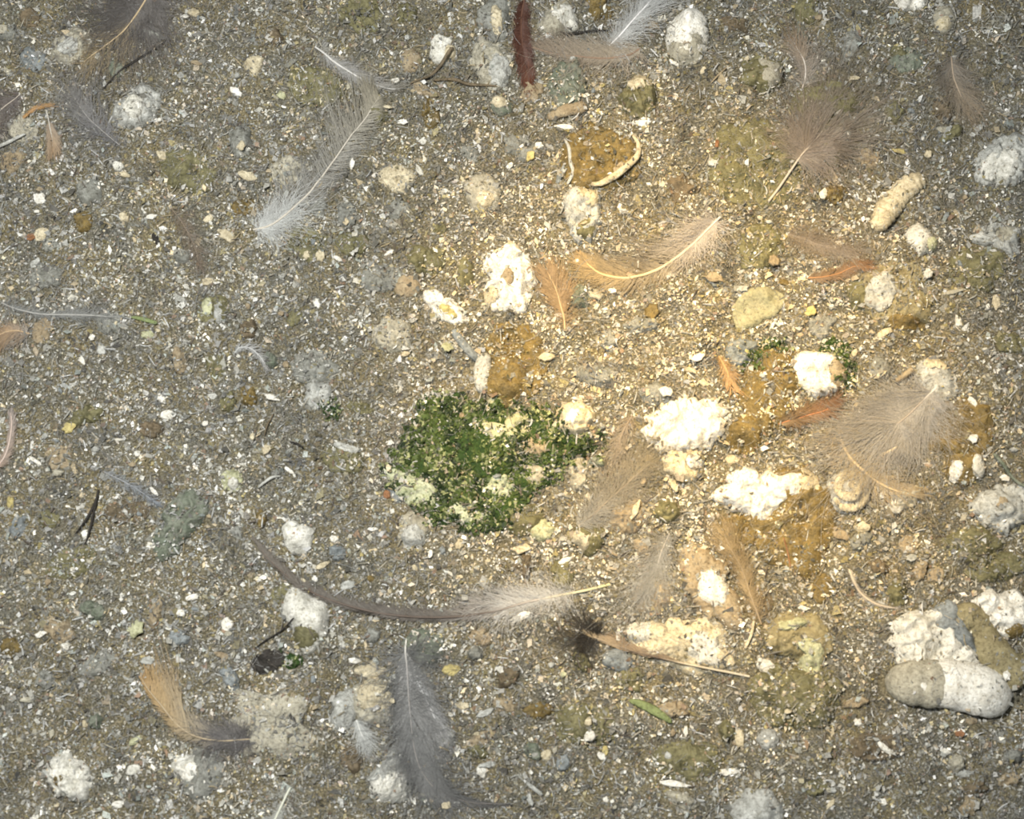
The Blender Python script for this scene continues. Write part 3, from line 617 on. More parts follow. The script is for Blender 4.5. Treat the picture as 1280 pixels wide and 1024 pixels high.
def straws(name, label, n, l0, l1, w, pal, x=None, y=None, curl=.25, zj=3.5):
    if x is None: x, y = scatter(n)
    n = len(x); K = 5; a = rng.uniform(0, 2*math.pi, n); L = rng.uniform(l0, l1, n); cu = rng.normal(0, curl, n)
    s = np.linspace(-.5, .5, K)[None]; ang = a[:,None]+cu[:,None]*s*2
    px = x[:,None]+L[:,None]*s*np.cos(ang); py = y[:,None]+L[:,None]*s*np.sin(ang)
    zz = sample(HT, px, py); zz = zz*.3+zz.mean(1, keepdims=True)*.7+rng.uniform(.5, zj, (n, 1))+s*rng.normal(0, 1.5, (n, 1))
    ww = (w*rng.uniform(.6, 1.4, n))[:,None]*(1-np.abs(s)**2*1.6)*.5
    nx_, ny_ = -np.sin(ang), np.cos(ang)
    V = np.stack([np.stack([px-nx_*ww, py-ny_*ww, zz], -1), np.stack([px, py, zz+ww*1.1], -1), np.stack([px+nx_*ww, py+ny_*ww, zz], -1)], 2)
    V = V.reshape(-1, 3); o = np.arange(n)[:,None,None]*K*3+np.arange(K-1)[None,:,None]*3
    F = np.concatenate([(o+np.array([0,3,4,1])).reshape(-1, 4), (o+np.array([1,4,5,2])).reshape(-1, 4)], 0)
    c = pal[rng.integers(0, len(pal), n)]*rng.uniform(.7, 1.2, (n, 1))
    ob = fast_mesh(name, V, F, 4, MATS['litter'], col=np.repeat(np.clip(c, 0, .9), K*3, 0), origin=(0, 0, 0))
    tag(ob, label, 'litter', None, 'stuff')
straws('straw_litter', 'short straw and wood splinters scattered through the litter', 8000, 6, 16, 1.5, np.array([[.33,.325,.29],[.38,.35,.28],[.28,.26,.2],[.2,.18,.14],[.50,.50,.48],[.28,.23,.14],[.12,.1,.08],[.24,.23,.2]]), curl=.1)
straws('down_litter', 'fine grey downy hairs matted all over the litter', 16000, 14, 46, .32, np.array([[.28,.28,.265],[.2,.2,.185],[.34,.34,.33],[.2,.175,.14]]), curl=.7, zj=4.5)

# ------------------------------------------------------------------ chips, flakes and splinters that stand out one by one
HTt = HT.copy()
def flake(name, cx, cy, rx, ry, rot, key, lift=2.0, parent=None, ground=False):
    """a thin irregular chip with a broken edge and real thickness"""
    SEED[0] += 1; sd = SEED[0]
    c = (cx, cy) if ground else W(cx, cy); a = -math.radians(rot); n = 13
    th = np.arange(n)/n*2*math.pi+rng.uniform(-.12, .12, n); r = 1+rng.uniform(-.26, .2, n)
    u, v = np.cos(th)*r*rx, np.sin(th)*r*ry
    tx, ty = rng.normal(0, .22, 2); th_ = 1.1+.12*min(rx, ry)
    def ringz(s): 
        X = (u*math.cos(a)-v*math.sin(a))*s; Y = (u*math.sin(a)+v*math.cos(a))*s; return X, Y
    z0 = float(sample(HT, c[0], c[1]))+lift; V = []
    for s, dz in ((.45, th_+.5), (.85, th_), (1.0, .3), (.9, -1.2)):
        X, Y = ringz(s); V += [(c[0]+x_, c[1]+y_, z0+dz+x_*tx+y_*ty+rng.uniform(-.35, .35)) for x_, y_ in zip(X, Y)]
    F = [tuple(range(n))]
    for m in range(3): F += [(m*n+i, (m+1)*n+i, (m+1)*n+(i+1) % n, m*n+(i+1) % n) for i in range(n)]
    F.append(tuple(3*n+i for i in range(n))[::-1])
    return fast_mesh(name, V, F, 0, MATS[key], smooth=False, origin=(c[0], c[1], z0))
CH = [ # cx cy rx ry rot key label
 (148,209,10,6,25,'white','curled white flake with a tail near the grey downy corner'),(158,221,8,4,20,'cream','cream flake touching the curled white flake'),
 (50,250,10,8,0,'clean','round clean white flake close to the frame edge'),(48,266,4,3,0,'clean','tiny white speck below the round clean white flake'),
 (196,148,7,3,-8,'clean','small white sliver at the foot of the grey-white curled dropping'),(240,12,9,6,15,'cream','cream flake near the fluffy grey corner feather'),
 (231,21,6,3,-10,'clean','white sliver beside the cream flake by the corner feather'),(296,116,10,5,35,'clean','slanted white flake between pale lumps near the top'),
 (312,221,13,7,10,'cream','pale cream flake beside the fluffy feather base'),(304,187,8,6,60,'cream','forked cream flake with orange edge'),(205,197,10,8,30,'cream','yellowish broad flake on the dark olive mound'),
 (8,42,7,9,0,'beige','tan-white flake at the upper frame edge'),(245,78,8,4,10,'tan','little tan flake under the big corner feather'),(345,84,0,0,0,'',''),
 (352,120,7,5,40,'lime','yellow-white flake under the olive green mound'),(494,98,6,4,0,'clean','tiny white flake above the tan cube-like lump'),
 (440,205,4,8,15,'clean','upright white flake beside the long feather shaft'),(480,134,12,3,20,'cream','bent cream splinter beside the tip of the long feather'),(503,153,8,4,10,'clean','short white flake under the bent cream splinter'),
 (529,178,7,4,0,'white','pale white flake in the top middle litter'),(525,216,4,9,-30,'white','slanted white flake near the buff dropping'),(637,205,6,4,-40,'clean','white oblong flake above the amber patch'),
 (674,181,6,5,0,'clean','round white bead on the amber patch edge'),(663,196,6,8,30,'yellow','glowing yellow-orange flake near the white bead'),(705,160,12,4,5,'clean','row of white scrap under the smooth brown roll'),
 (843,80,9,3,25,'clean','white chip at the foot of the egg-shaped dropping'),(700,219,4,13,20,'bluegrey','blue-grey curved rim flake by the amber patch'),(895,184,3,8,10,'rust','orange upright splinter near the olive-amber crust'),
 (890,205,7,7,0,'greywhite','greyish white flake below the orange splinter'),(1126,189,13,4,0,'yellow','yellow oblong flake above the grub-like dropping'),(1160,193,5,6,0,'cream','small cream bead near the crumpled white dropping'),
 (1066,102,8,4,0,'cream','pale cream flake on top of the olive-green mound'),(1028,244,5,9,30,'white','glossy white curl under the tan fan feather'),(1200,245,0,0,0,'',''),
 (1183,7,0,0,0,'',''),(1180,162,11,5,-5,'beige','beige flake above the yellow oblong flake'),(1223,160,8,4,-30,'greywhite','grey-white splinter near the crumpled dropping'),
 (965,328,9,9,10,'tan','square tan chip on the olive-brown lump'),(1012,390,8,7,-35,'yellow','golden yellow triangular chip in warm light'),(1157,346,8,7,-20,'white','white nugget flake near the striped round mound'),
 (1246,377,6,11,5,'cream','cream upright flake with ragged edge at far side'),(1197,402,5,9,-10,'clean','white oval flake under the ragged cream one'),(1190,366,14,4,-8,'beige','beige flat splinter beside a cream tooth'),(1234,384,3,4,0,'clean','white bead left of the ragged cream flake'),
 (872,447,10,6,-25,'clean','bright white flake above the burnt-out slab'),(831,492,9,7,0,'clean','white nugget on the upper rim of the burnt-out slab'),(880,478,8,5,20,'cream','cream flake next to the orange frayed feather'),(860,462,13,4,15,'cream','long cream splinter in the warm light'),
 (683,447,10,6,-10,'cream','cream-orange flake next to the amber slab'),(720,327,5,3,0,'clean','white bead at the tip of the curved golden feather'),(765,364,6,4,10,'clean','white crumb under the curved golden feather'),(745,366,13,7,25,'beige','beige chip under the golden feather tip'),
 (928,362,8,5,0,'greywhite','grey-white crumb above the flat sage slab'),(893,347,13,7,10,'tan','tan chip between the golden feather and the sage slab'),(980,352,10,5,20,'amber','amber flake beside the rust-orange scrap'),
 (815,390,11,12,0,'amber','amber translucent crumb below the golden feather'),(840,382,0,0,0,'',''),(560,434,9,8,0,'lime','lime-edged white crumb by the slate-blue stick'),(599,393,4,3,0,'clean','white bead right of the twin nuggets'),
 (341,497,10,5,10,'clean','white flake with straight edge in plain litter'),(336,497,0,0,0,'',''),(396,322,0,0,0,'',''),(401,323,6,9,-10,'cream','cream tooth-shaped flake below the low olive mound'),(384,321,5,6,0,'cream','smaller cream tooth beside the tooth-shaped flake'),
 (397,380,5,8,-30,'white','white pin-shaped flake on the olive crumb'),(422,325,9,3,30,'clean','slanted white splinter right of the cream teeth'),(487,318,7,4,-30,'clean','bright white flake above the dull grey lump'),
 (115,422,5,4,0,'clean','white bead under the thin grey feather'),(103,451,7,4,50,'clean','white curl flake below the thin grey feather'),(127,437,6,7,0,'greywhite','pale grey flake beside the white bead pair'),(50,292,12,9,-30,'cream','white and orange broken flake at the side'),(38,296,7,6,0,'rust','orange crumb touching the white and orange broken flake'),
 (46,331,8,5,-40,'greywhite','slanted grey-white chip beneath the broken flake'),(192,274,7,4,-15,'clean','white hooked flake by the small dark pit'),(260,353,9,6,-10,'cream','pale yellow chip with stalk above the lime clump'),(155,272,8,6,20,'cream','cream flake on the low olive patch'),(262,276,8,5,-45,'cream','cream splintered flake near the feather base'),
 (285,297,12,7,30,'cream','ragged cream flake at the quill of the long feather'),(184,418,10,6,0,'lime','yellow-green flake under the stalk tip'),(208,517,10,6,5,'clean','bright white rectangular flake in grey litter'),(199,496,5,7,-40,'clean','white double flake above the rectangular one'),
 (86,534,10,9,0,'yellow','yellow crumb with a dark hole'),(45,577,9,3,32,'clean','brilliant white straight splinter in the grey litter'),(172,567,4,4,0,'clean','white bead in the middle of the grey litter'),(117,560,5,4,0,'greywhite','pale bead left of the white bead'),(14,630,5,9,0,'yellow','pale yellow flake by the curled brown feather'),
 (72,592,12,4,3,'beige','pinkish beige flat chip next to the brilliant splinter'),(192,614,8,3,45,'clean','slanted white splinter above the sea-green lump'),(256,529,5,4,-20,'clean','white bead near the tuft-like pellet'),(107,668,5,6,0,'clean','white bead at the foot of the dark V-shaped stick'),
 (241,747,9,4,-15,'clean','white oval splinter below the sea-green lump'),(227,767,7,5,10,'clean','white nugget in the lower grey litter'),(285,781,8,9,0,'clean','five-cornered white flake above the dark pit-like clot'),(168,785,11,12,30,'lime','broken yellow-green flake in the lower litter'),
 (52,793,8,4,-30,'clean','white slanted chip near the lower frame side'),(82,808,6,4,10,'clean','white bright bead near the slanted chip'),(186,827,9,5,5,'greywhite','pale plate-like chip above the tan serrated feather'),(280,820,12,4,20,'tan','tan flat flake beside the dark pit'),(35,875,10,4,-5,'beige','flat tan-white flake at the lower side'),
 (168,926,10,4,-30,'lime','pale olive flake near the white knobbly dropping'),(168,962,11,6,-20,'white','white shell fragment left of the clean white shell'),(146,1006,9,5,0,'clean','white flake at the bottom litter'),(124,912,0,0,0,'',''),
 (418,674,6,5,0,'clean','white bead beside the heart-shaped dropping'),(404,707,11,4,-25,'cream','peach-white slanted chip above the long curved feather'),(463,724,5,4,0,'amber','orange bead above the long curved feather'),(435,732,12,6,-20,'greywhite','pale shell-like chip above the long curved feather'),(394,724,4,4,0,'clean','tiny white bead on the edge of the long curved feather'),
 (466,662,7,3,0,'clean','short white bar near the ribbed pebble'),(538,693,3,6,5,'clean','little upright white splinter below the ribbed pebble'),(575,680,8,6,-60,'cream','cream-gold flake under the moss'),(652,685,14,7,-5,'cream','golden cream flake under the angular fibrous chip'),(333,562,8,6,-50,'cream','cream crumb beside the dark hair'),
 (361,588,8,3,35,'clean','white splinter by the yellowish crust at the moss tip'),(486,586,4,5,0,'cream','cream bead at the left moss tip'),(484,618,5,6,0,'rust','orange-brown grain in the moss border'),(648,521,0,0,0,'',''),
 (564,838,12,7,-15,'yellow','golden crumb beside the greyish green mound'),(578,882,10,5,10,'cream','cream-white bead right of the grey feather'),(443,825,9,4,-3,'clean','white bar above the fan-shaped shell dropping'),(605,892,12,4,-25,'greywhite','forked pale splinter at the lower middle'),(610,956,13,4,-8,'greywhite','pale slanted bar near the bottom middle'),(602,965,6,9,-10,'clean','white flake below the pale slanted bar'),
 (558,1007,6,5,0,'cream','cream bead at the bottom by the dark quill'),(704,843,4,4,0,'lime','pale lime bead under the black tuft'),(684,943,7,7,20,'cream','round cream chip with brown edge'),(736,920,8,8,-50,'clean','white angular chip in the lower litter'),(735,902,5,6,0,'cream','cream crumb above the white angular chip'),
 (752,946,7,5,30,'clean','white bent chip beside a yellow crumb'),(757,938,4,6,0,'yellow','yellow crumb beside the white bent chip'),(857,914,3,7,0,'clean','small upright white capsule-shaped chip'),(835,946,4,7,-20,'greywhite','grey-white upright splinter near the capsule-shaped chip'),(845,980,18,4,8,'clean','long pale bar in the lower litter'),
 (911,965,13,5,-5,'clean','thick pale bar with dark underside'),(922,921,7,15,-10,'cream','upright cream chip above the thick pale bar'),(787,977,0,0,0,'',''),(758,1000,5,4,0,'clean','white bead at the very bottom litter'),(668,986,13,3,40,'greywhite','slanted grey-white splinter near the bottom'),(662,1000,4,9,-20,'greywhite','steep pale splinter near the bottom'),
 (708,791,0,0,0,'',''),(650,772,14,6,-25,'clean','glossy white scrap at the end of the long curved feather'),(707,700,9,4,-25,'clean','white chip under the olive and yellow lump'),(762,790,0,0,0,'',''),(807,888,0,0,0,'',''),
 (841,607,9,5,60,'cream','slanting cream chip below the peach-cream roll'),(793,640,5,14,25,'cream','narrow cream wedge below the fluffy tan feather'),(916,574,10,8,20,'cream','cream crumb beside the golden-olive lump'),(952,540,0,0,0,'',''),(1076,660,12,7,-12,'cream','oval cream chip below the snail-like dropping'),
 (1050,668,14,7,30,'tan','tan flat chip near the oval cream chip'),(1118,635,9,8,10,'greywhite','pale curled shell chip under the downy tan feather'),(1140,697,8,5,-15,'greywhite','grey-white chip in the brown litter'),(1005,760,9,3,10,'clean','thin white chip above the curled ring dropping'),(955,832,14,8,30,'white','white wedge chip at the side of the curled ring dropping'),
 (1071,903,5,5,30,'clean','white bead below the curled ring dropping'),(1105,936,14,4,35,'clean','white feathery chip in the lower corner litter'),(1200,916,6,7,-30,'clean','white chip in the lower corner litter below the white sausage'),(1183,940,7,4,20,'clean','white beads beside the reddish crumb'),(1198,915,0,0,0,'',''),(1198,915,0,0,0,'',''),
 (1198,910,0,0,0,'',''),(1205,967,12,5,0,'greywhite','flat pale bar near the bottom corner'),(1104,1003,6,5,20,'clean','white chip at the bottom edge near the corner'),(1038,1005,9,3,-50,'cream','cream slanted chip by the bottom edge'),(1198,915,0,0,0,'',''),(1214,902,8,5,0,'tan','tan crumb under the white sausage tip'),(1198,916,6,6,0,'rust','reddish-brown crumb under the white sausage'),
 (1143,818,5,13,5,'clean','upright cream tooth on the wide cream-white slab'),(1253,845,5,7,0,'clean','white bead on the tip of the white sausage'),(1010,925,0,0,0,'',''),(1211,551,7,6,-20,'clean','white bead on the dark amber mound'),(1255,598,7,5,20,'clean','pale bead beside the green stem'),(1213,505,8,4,55,'clean','white glossy chip by the ribbed swirl'),
 (1176,556,0,0,0,'',''),(1050,572,8,5,-20,'clean','glossy white bead by the tan curved quill'),(1099,470,8,3,-30,'cream','cream sliver next to the brown stick end'),(1125,418,0,0,0,'',''),(1104,417,14,6,-25,'cream','yellow-cream flake below the striped round mound'),(1010,412,0,0,0,'',''),
]
for cx, cy, rx, ry, rot, key, lab in CH:
    if rx: tag(flake('litter_chip', cx, cy, rx*.95, ry*.95, rot, key), lab, 'chip')
# the flat sage slab
o = blob('slab', PG(921,378,930,366,950,360,972,362,983,372,975,388,955,398,935,410,922,411), 5, 'sage', None, .04, .5, '', .03, 5.0)
o.name = 'flat_chip'; tag(o, 'flat sage-green slab of dried dropping with straight edges', 'chip')
# look-alike small chips
GR = [('white_flake', 'small white flake of dried dropping lying loose on the litter', 'loose small white flakes on the litter', ['clean', 'white'], (1.8, 3.8), (1.0, 2.4), 105),
      ('tan_flake', 'small tan or cream crumb lying loose on the litter', 'loose small tan and cream crumbs on the litter', ['cream', 'tan', 'beige'], (2.6, 5.6), (1.0, 1.8), 95),
      ('grey_flake', 'small pale grey crumb lying loose on the litter', 'loose small pale grey crumbs on the litter', ['greywhite', 'bluegrey', 'greywhite'], (2.6, 5.6), (1.0, 2.2), 80)]
for nm, lab, grp, keys, sz, asp, n in GR:
    protos = []
    for k, key in enumerate(keys*2):
        protos.append(flake(nm, 0, 0, 4, 4/rng.uniform(*asp), 0, key, ground=True))
    done = 0
    while done < n:
        px, py = rng.uniform(8, 1272), rng.uniform(8, 1016); x, y = W(px, py)
        if float(sample(COVER, x, y)) < .5: continue
        pr = protos[done % len(protos)]
        o = pr if done < len(protos) else pr.copy()
        if done >= len(protos): COL.objects.link(o)
        s_ = rng.uniform(*sz)/4; o.scale = (s_, s_, s_); o.rotation_euler = (rng.normal(0, .15), rng.normal(0, .15), rng.uniform(0, 6.28))
        o.location = (x*S, y*S, (float(sample(HT, x, y))+1.8)*S); tag(o, lab, 'chip', grp); done += 1

# ------------------------------------------------------------------ twigs, stems, blades
def stick(label, pts, r, key, name='twig', cat='twig', lift=4):
    o = tube(name, pts, r, key, lump=0, sides=7, flat=1.0, sink=0, zoff=lift-1, n=24); tag(o, label, cat)
stick('thin dark twig slanting below the big corner feather', [(209,47),(185,66),(160,85),(128,115)], [.6,1.4,1.6,.5], 'dark')
stick('dark curved sliver leaning on the white dropping behind the red-brown feather', [(697,42),(718,43),(740,41),(762,38)], [.8,1.8,1.6,.6], 'dark')
stick('brown bowed twig running down from the holed white dropping', [(567,64),(552,82),(538,93),(512,106)], [2.6,2.4,2,1.2], 'brown')
stick('dark brown twig below the two-lobed curled dropping', [(540,97),(565,101),(590,105),(622,108)], [1.5,2.4,2.4,1], 'brown')
stick('long arm of the dark V-shaped twig pair', [(124,612),(120,630),(110,650),(94,668)], [1.2,1.8,1.6,.6], 'dark')
stick('short straight arm of the dark V-shaped twig pair', [(122,628),(117,650),(112,668),(107,682)], [1.2,1.6,1.4,.6], 'dark')
stick('short dark hair-like twig in plain litter below the white rectangle flake', [(342,517),(336,530),(331,546)], [.8,1.3,.7], 'brown')
stick('thin dark stalk pointing at the white pear-shaped dropping', [(372,774),(352,790),(336,800),(318,812)], [.8,1,1,.6], 'dark')
stick('dull green stem beside the pale spotted oval dropping', [(1238,568),(1252,584),(1268,602),(1284,616)], [2,2.4,2.2,2], 'greengrey', 'stem', 'stem')
stick('brown stubby stick propped against the ribbed swirl dropping', [(1140,462),(1130,470),(1118,478)], [4,4,3], 'tan')
stick('orange-brown straw near the egg-shaped white dropping', [(908,86),(898,96),(888,106)], [1.2,1.2,1], 'tan', 'straw', 'straw')
stick('pale curved straw at the corner of the ring dropping', [(941,776),(937,795),(930,812)], [1.8,2,1.4], 'cream', 'straw', 'straw')
stick('grey-white forked straw end at the dark pit by the moss tip', [(322,610),(338,598),(352,596)], [1.6,2,1.4], 'greywhite', 'straw', 'straw')
stick('thin greenish dark sliver above the yellowish crust', [(362,552),(372,556),(380,561)], [1,1.8,1], 'dark', 'straw', 'straw')
stick('pale bluish splinter by the small orange feather', [(-4,189),(12,180),(34,170)], [2,2.6,1.6], 'greywhite', 'straw', 'straw')
stick('reddish thread inside the amber and cream broken mass', [(978,672),(984,690),(988,710)], [.8,1,.8], 'rust', 'straw', 'straw')
def blade(label, pts, w, key):
    o = tube('leaf_blade', pts, w, key, lump=0, sides=8, flat=.35, sink=0, zoff=2.5, n=20); tag(o, label, 'leaf')
blade('small fresh green leaf blade in the lower litter', [(786,876),(800,880),(820,890),(840,904)], [2,5,6,2.5], 'leafgreen')
blade('olive-yellow stalk tip lying across the plain litter', [(165,398),(180,400),(198,406)], [1.5,3,2.4], 'leafgreen')
for k, (x_, y_) in enumerate([(322,826),(340,834),(348,822)]): pass
drop('black crumbly pit-like clot near the pear-shaped dropping', E(336, 828, 24, 15, -15), 4, 'dark', 'fold', .7)
drop('small black speck-like clot in the upper plain litter', E(196, 300, 4, 8, -20), 3, 'dark', '', .1)

# ------------------------------------------------------------------ feathers
HTf = boxblur(HT, 5)
ORG = [None]
def barbs(name, L, tg, nr, side, t0, t1, n, widths, cols, parent, ang=(50, 35), wid=.75, curl=.5, jit=.12, lift=3.0, zline=None, gap=0, wild=0, K=7):
    """one strip per barb, rooted on the shaft and swept toward the tip; all barbs of a side are one vane"""
    n = int(n*1.7); N = len(L); t = np.sort(rng.uniform(t0, t1, n)); f = t*(N-1); i = np.clip(f.astype(int), 0, N-2); u = (f-i)[:,None]
    P0 = L[i]*(1-u)+L[i+1]*u; T = tg[i]; Nn = nr[i]*side; z0 = zline[i]
    wt = np.interp(t, [w[0] for w in widths], [w[1] for w in widths])*(1+rng.normal(0, jit+.07, n))*(1+.22*vnoise(t*7+side*3, t*0, len(name)+L[0,0]*.01, 98))
    if gap: wt = wt*(1-gap*(vnoise(t*26+side, 0*t, 0, 99) > .25))
    wt = np.maximum(wt, .5)
    a0 = np.radians(np.interp(t, [t0, t1], ang)+rng.normal(0, 4+30*wild, n)); cu = -curl+rng.normal(0, .15+wild*1.3, n)
    s = np.linspace(0, 1, K); p = P0.copy(); pts = []; lenb = wt/np.maximum(.45, np.sin(np.clip(a0, .4, 1.6)))
    zz = []
    for k in range(K):
        pts.append(p.copy()); a = a0+cu*s[k]
        d = T*np.cos(a)[:,None]+Nn*np.sin(a)[:,None]; p = p+d*(lenb/(K-1))[:,None]
        zz.append(None)
    Pt = np.stack(pts, 1)
    dr = np.gradient(Pt, axis=1); dr /= np.hypot(dr[...,0], dr[...,1])[...,None]+1e-9
    pn = np.stack([-dr[...,1], dr[...,0]], -1)
    h = sample(HTf, Pt[...,0], Pt[...,1]); fl = lift*(.55+.6*np.sin(s*math.pi*.8))[None]+wild*rng.uniform(0, 7, (n, 1))*s[None]
    z = np.maximum(h+fl*.8, z0[:,None]*(1-s[None])+(h+fl)*s[None])
    ww = wid*.36*(1-s**2*.75)[None]*rng.uniform(.7, 1.3, (n, 1))
    A = np.concatenate([Pt-pn*ww[...,None], z[...,None]], -1); B = np.concatenate([Pt+pn*ww[...,None], (z+ww*.5)[...,None]], -1)
    V = np.stack([A, B], 2).reshape(-1, 3)
    o = np.arange(n)[:,None,None]*K*2+np.arange(K-1)[None,:,None]*2
    F = (o+np.array([0,2,3,1])).reshape(-1, 4)
    ct = np.array([c[0] for c in cols]); cc = np.array([c[1] for c in cols])
    cc = cc*np.array([.74,.76,.75]); c = np.stack([np.interp(t, ct, cc[:,q]) for q in range(3)], 1)*rng.uniform(.78, 1.2, (n, 1))
    return fast_mesh(name, V, F, 4, MATS['feather'], parent=parent, col=np.repeat(np.clip(c, 0, .95), K*2, 0))
def feather(label, pts, L, R, cols, shaft=(.55,.5,.42), sw=(1.6,1.2,.4), t0=.05, n=None, wid=.8, wild=0, ang=(55, 32), curl=.45, gap=0, lift=3.5, down=None, cat='feather', name='feather', group=None, arch=5, split=True):
    global HTf
    q = [W(*p) for p in pts]; m = q[len(q)//2]
    r = root(name, m[0], m[1], label, cat, group)
    Ln = smooth_line(q, 60); tg = np.gradient(Ln, axis=0); ln = np.hypot(tg[:,0], tg[:,1]); tot = ln.sum(); tg = tg/ln[:,None]; nr = np.stack([-tg[:,1], tg[:,0]], 1)
    h = sample(HTf, Ln[:,0], Ln[:,1]); h = np.convolve(np.pad(h, 6, mode='edge'), np.ones(13)/13, 'valid')
    h = np.maximum(h, sample(HTf, Ln[:,0], Ln[:,1])-.5)
    s = np.linspace(0, 1, 60); zl = h+2.2+arch*np.sin(s*math.pi)*.6
    # shaft
    sides = 6; a = np.arange(sides)/sides*2*math.pi; rr = .8*np.interp(s, np.linspace(0, 1, len(sw)), sw)
    X = Ln[:,0][:,None]+nr[:,0][:,None]*rr[:,None]*np.cos(a); Y = Ln[:,1][:,None]+nr[:,1][:,None]*rr[:,None]*np.cos(a); Z = zl[:,None]+rr[:,None]*np.sin(a)
    V = np.stack([X, Y, Z], -1).reshape(-1, 3); ii = np.arange(59)[:,None]*sides; jj = np.arange(sides)[None]
    F = np.stack([ii+jj, ii+(jj+1) % sides, ii+sides+(jj+1) % sides, ii+sides+jj], -1).reshape(-1, 4)
    sc = np.array(shaft) if isinstance(shaft, tuple) else None
    if sc is not None: colr = np.repeat(np.tile(sc, (60, 1)), sides, 0)
    else: colr = np.repeat(np.stack([np.interp(s, [c[0] for c in shaft], [c[1][k] for c in shaft]) for k in range(3)], 1), sides, 0)
    fast_mesh('shaft', V, F, 4, MATS['feather'], parent=r, col=colr, smooth=True)
    nb = n or int(tot*1.5)
    for side, ws in ((1, L), (-1, R)):
        if ws and max(w[1] for w in ws) > 0:
            barbs('vane', Ln, tg, nr, side, t0, .995, nb, ws, cols, r, ang, wid, curl, .1+wild*.5, lift, zl, gap if side == (1 if gap > 0 else -1) else 0, wild)
    wm = max([w[1] for w in L]+[w[1] for w in R])
    if wm > 12 and not down and wild < .5: down = (.02, .8, int(tot*.6), wm*.85, tuple(np.array(cols[0][1])*.5+np.array(cols[-1][1])*.5))
    if down:
        ta, tb, num, ww_, dc = down
        for side in (1, -1):
            barbs('down', Ln, tg, nr, side, ta, tb, num, [(0, ww_), (1, ww_)], [(0, dc), (1, dc)], r, (80, 50), .5, .2, .35, lift+1, zl, 0, .8, K=9)
    return r
G_ = (.36,.34,.31); GL = (.58,.56,.53); GD = (.14,.125,.115); TA = (.44,.37,.28); TO = (.44,.30,.16); BR = (.24,.17,.11); PK = (.42,.37,.32); WH = (.75,.73,.70); CR = (.70,.55,.33)
feather('large corner feather, tan shaft with long tan barbs and dark grey downy base', [(196,-25),(178,5),(160,32),(138,58),(103,84)], [(0,55),(.3,62),(.6,50),(.85,34),(1,8)], [(0,60),(.4,40),(.7,26),(1,6)], [(0,GD),(.35,(.22,.19,.16)),(.55,(.36,.29,.2)),(1,(.42,.32,.19))], (.58,.45,.27), (1.6,1.5,.6), .02, 150, .8, .12, (60,40), .2, down=(0,.45,230,62,(.20,.18,.17)))
feather('small tan petal-shaped feather with a thin pale quill', [(60,141),(63,150),(66,164),(68,176),(68,190)], [(.3,4),(.5,11),(.8,12),(1,4)], [(.3,4),(.5,12),(.8,12),(1,4)], [(0,(.4,.34,.28)),(1,(.46,.32,.2))], (.6,.56,.48), (1.2,1,.5), .35, 60, 1.0, 0, (40,15), .3)
feather('thin orange crescent feather scrap beside the petal-shaped feather', [(32,152),(42,142),(55,137),(70,136)], [(0,3),(.5,5),(1,2)], [(0,2),(.5,4),(1,3)], [(0,(.5,.28,.1)),(1,(.4,.24,.1))], (.5,.3,.14), (1,1,.4), 0, 60, 1.0, .05)
feather('sooty grey down tuft spread left of the grey-white curled dropping', [(150,182),(128,165),(108,145),(92,120)], [(0,22),(.5,36),(1,20)], [(0,22),(.5,30),(1,20)], [(0,(.26,.25,.26)),(1,(.3,.28,.26))], (.4,.38,.35), (.7,.6,.3), 0, 120, .5, .7, name='down_feather')
feather('grey-brown downy feather at the frame edge with a pale straight shaft', [(26,118),(12,130),(-4,144),(-20,156)], [(0,26),(.5,34),(1,20)], [(0,30),(.5,30),(1,20)], [(0,(.24,.2,.19)),(1,(.28,.24,.2))], (.52,.46,.38), (.8,1,1.2), 0, 100, .55, .5, name='down_feather')
feather('long grey fringed feather with a white fluffy base and arched shaft', [(317,289),(345,278),(385,245),(415,205),(440,172),(462,145),(474,122)], [(0,8),(.12,34),(.22,34),(.35,48),(.6,66),(.8,60),(.93,34),(1,4)], [(0,5),(.1,12),(.3,22),(.6,26),(.9,14),(1,2)], [(0,WH),(.16,GL),(.28,G_),(.6,(.38,.35,.30)),(1,(.42,.37,.28))], (.62,.57,.48), (2,1.8,1.5,1.1,.5), .06, 300, .75, .07, (68,42), .1, gap=.5, down=(.03,.24,130,30,(.68,.67,.65)))
feather('jagged little white-shafted feather with grey barbs near the top', [(394,59),(405,68),(416,78),(432,88),(452,98),(480,108),(502,111)], [(0,0),(.2,2),(.4,14),(.7,16),(1,5)], [(.2,6),(.3,18),(.5,12),(1,4)], [(0,(.55,.53,.5)),(.4,(.42,.4,.4)),(1,(.28,.25,.2))], (.7,.68,.64), (1.5,1.9,1.4,.6), .18, 110, .8, .25)
feather('dark red-brown glossy feather standing upright between two white droppings', [(655,0),(652,20),(652,45),(656,75),(663,114)], [(0,8),(.2,14),(.6,15),(.9,8),(1,2)], [(0,8),(.2,12),(.6,13),(.9,7),(1,2)], [(0,(.11,.05,.035)),(.5,(.12,.045,.027)),(1,(.15,.055,.03))], (.16,.08,.05), (1.2,1,.5), 0, 220, 1.2, 0, (32,22), .2)
feather('wide greyish tan feather draped under the white fluffy feather', [(800,62),(785,72),(760,76),(730,74),(700,70),(664,58)], [(0,6),(.5,9),(1,3)], [(0,20),(.3,34),(.7,28),(1,5)], [(0,(.6,.52,.42)),(.3,(.45,.38,.3)),(1,(.35,.27,.2))], (.32,.22,.15), (1.8,1.6,.8), 0, 240, .9, .08, (55,35), .35)
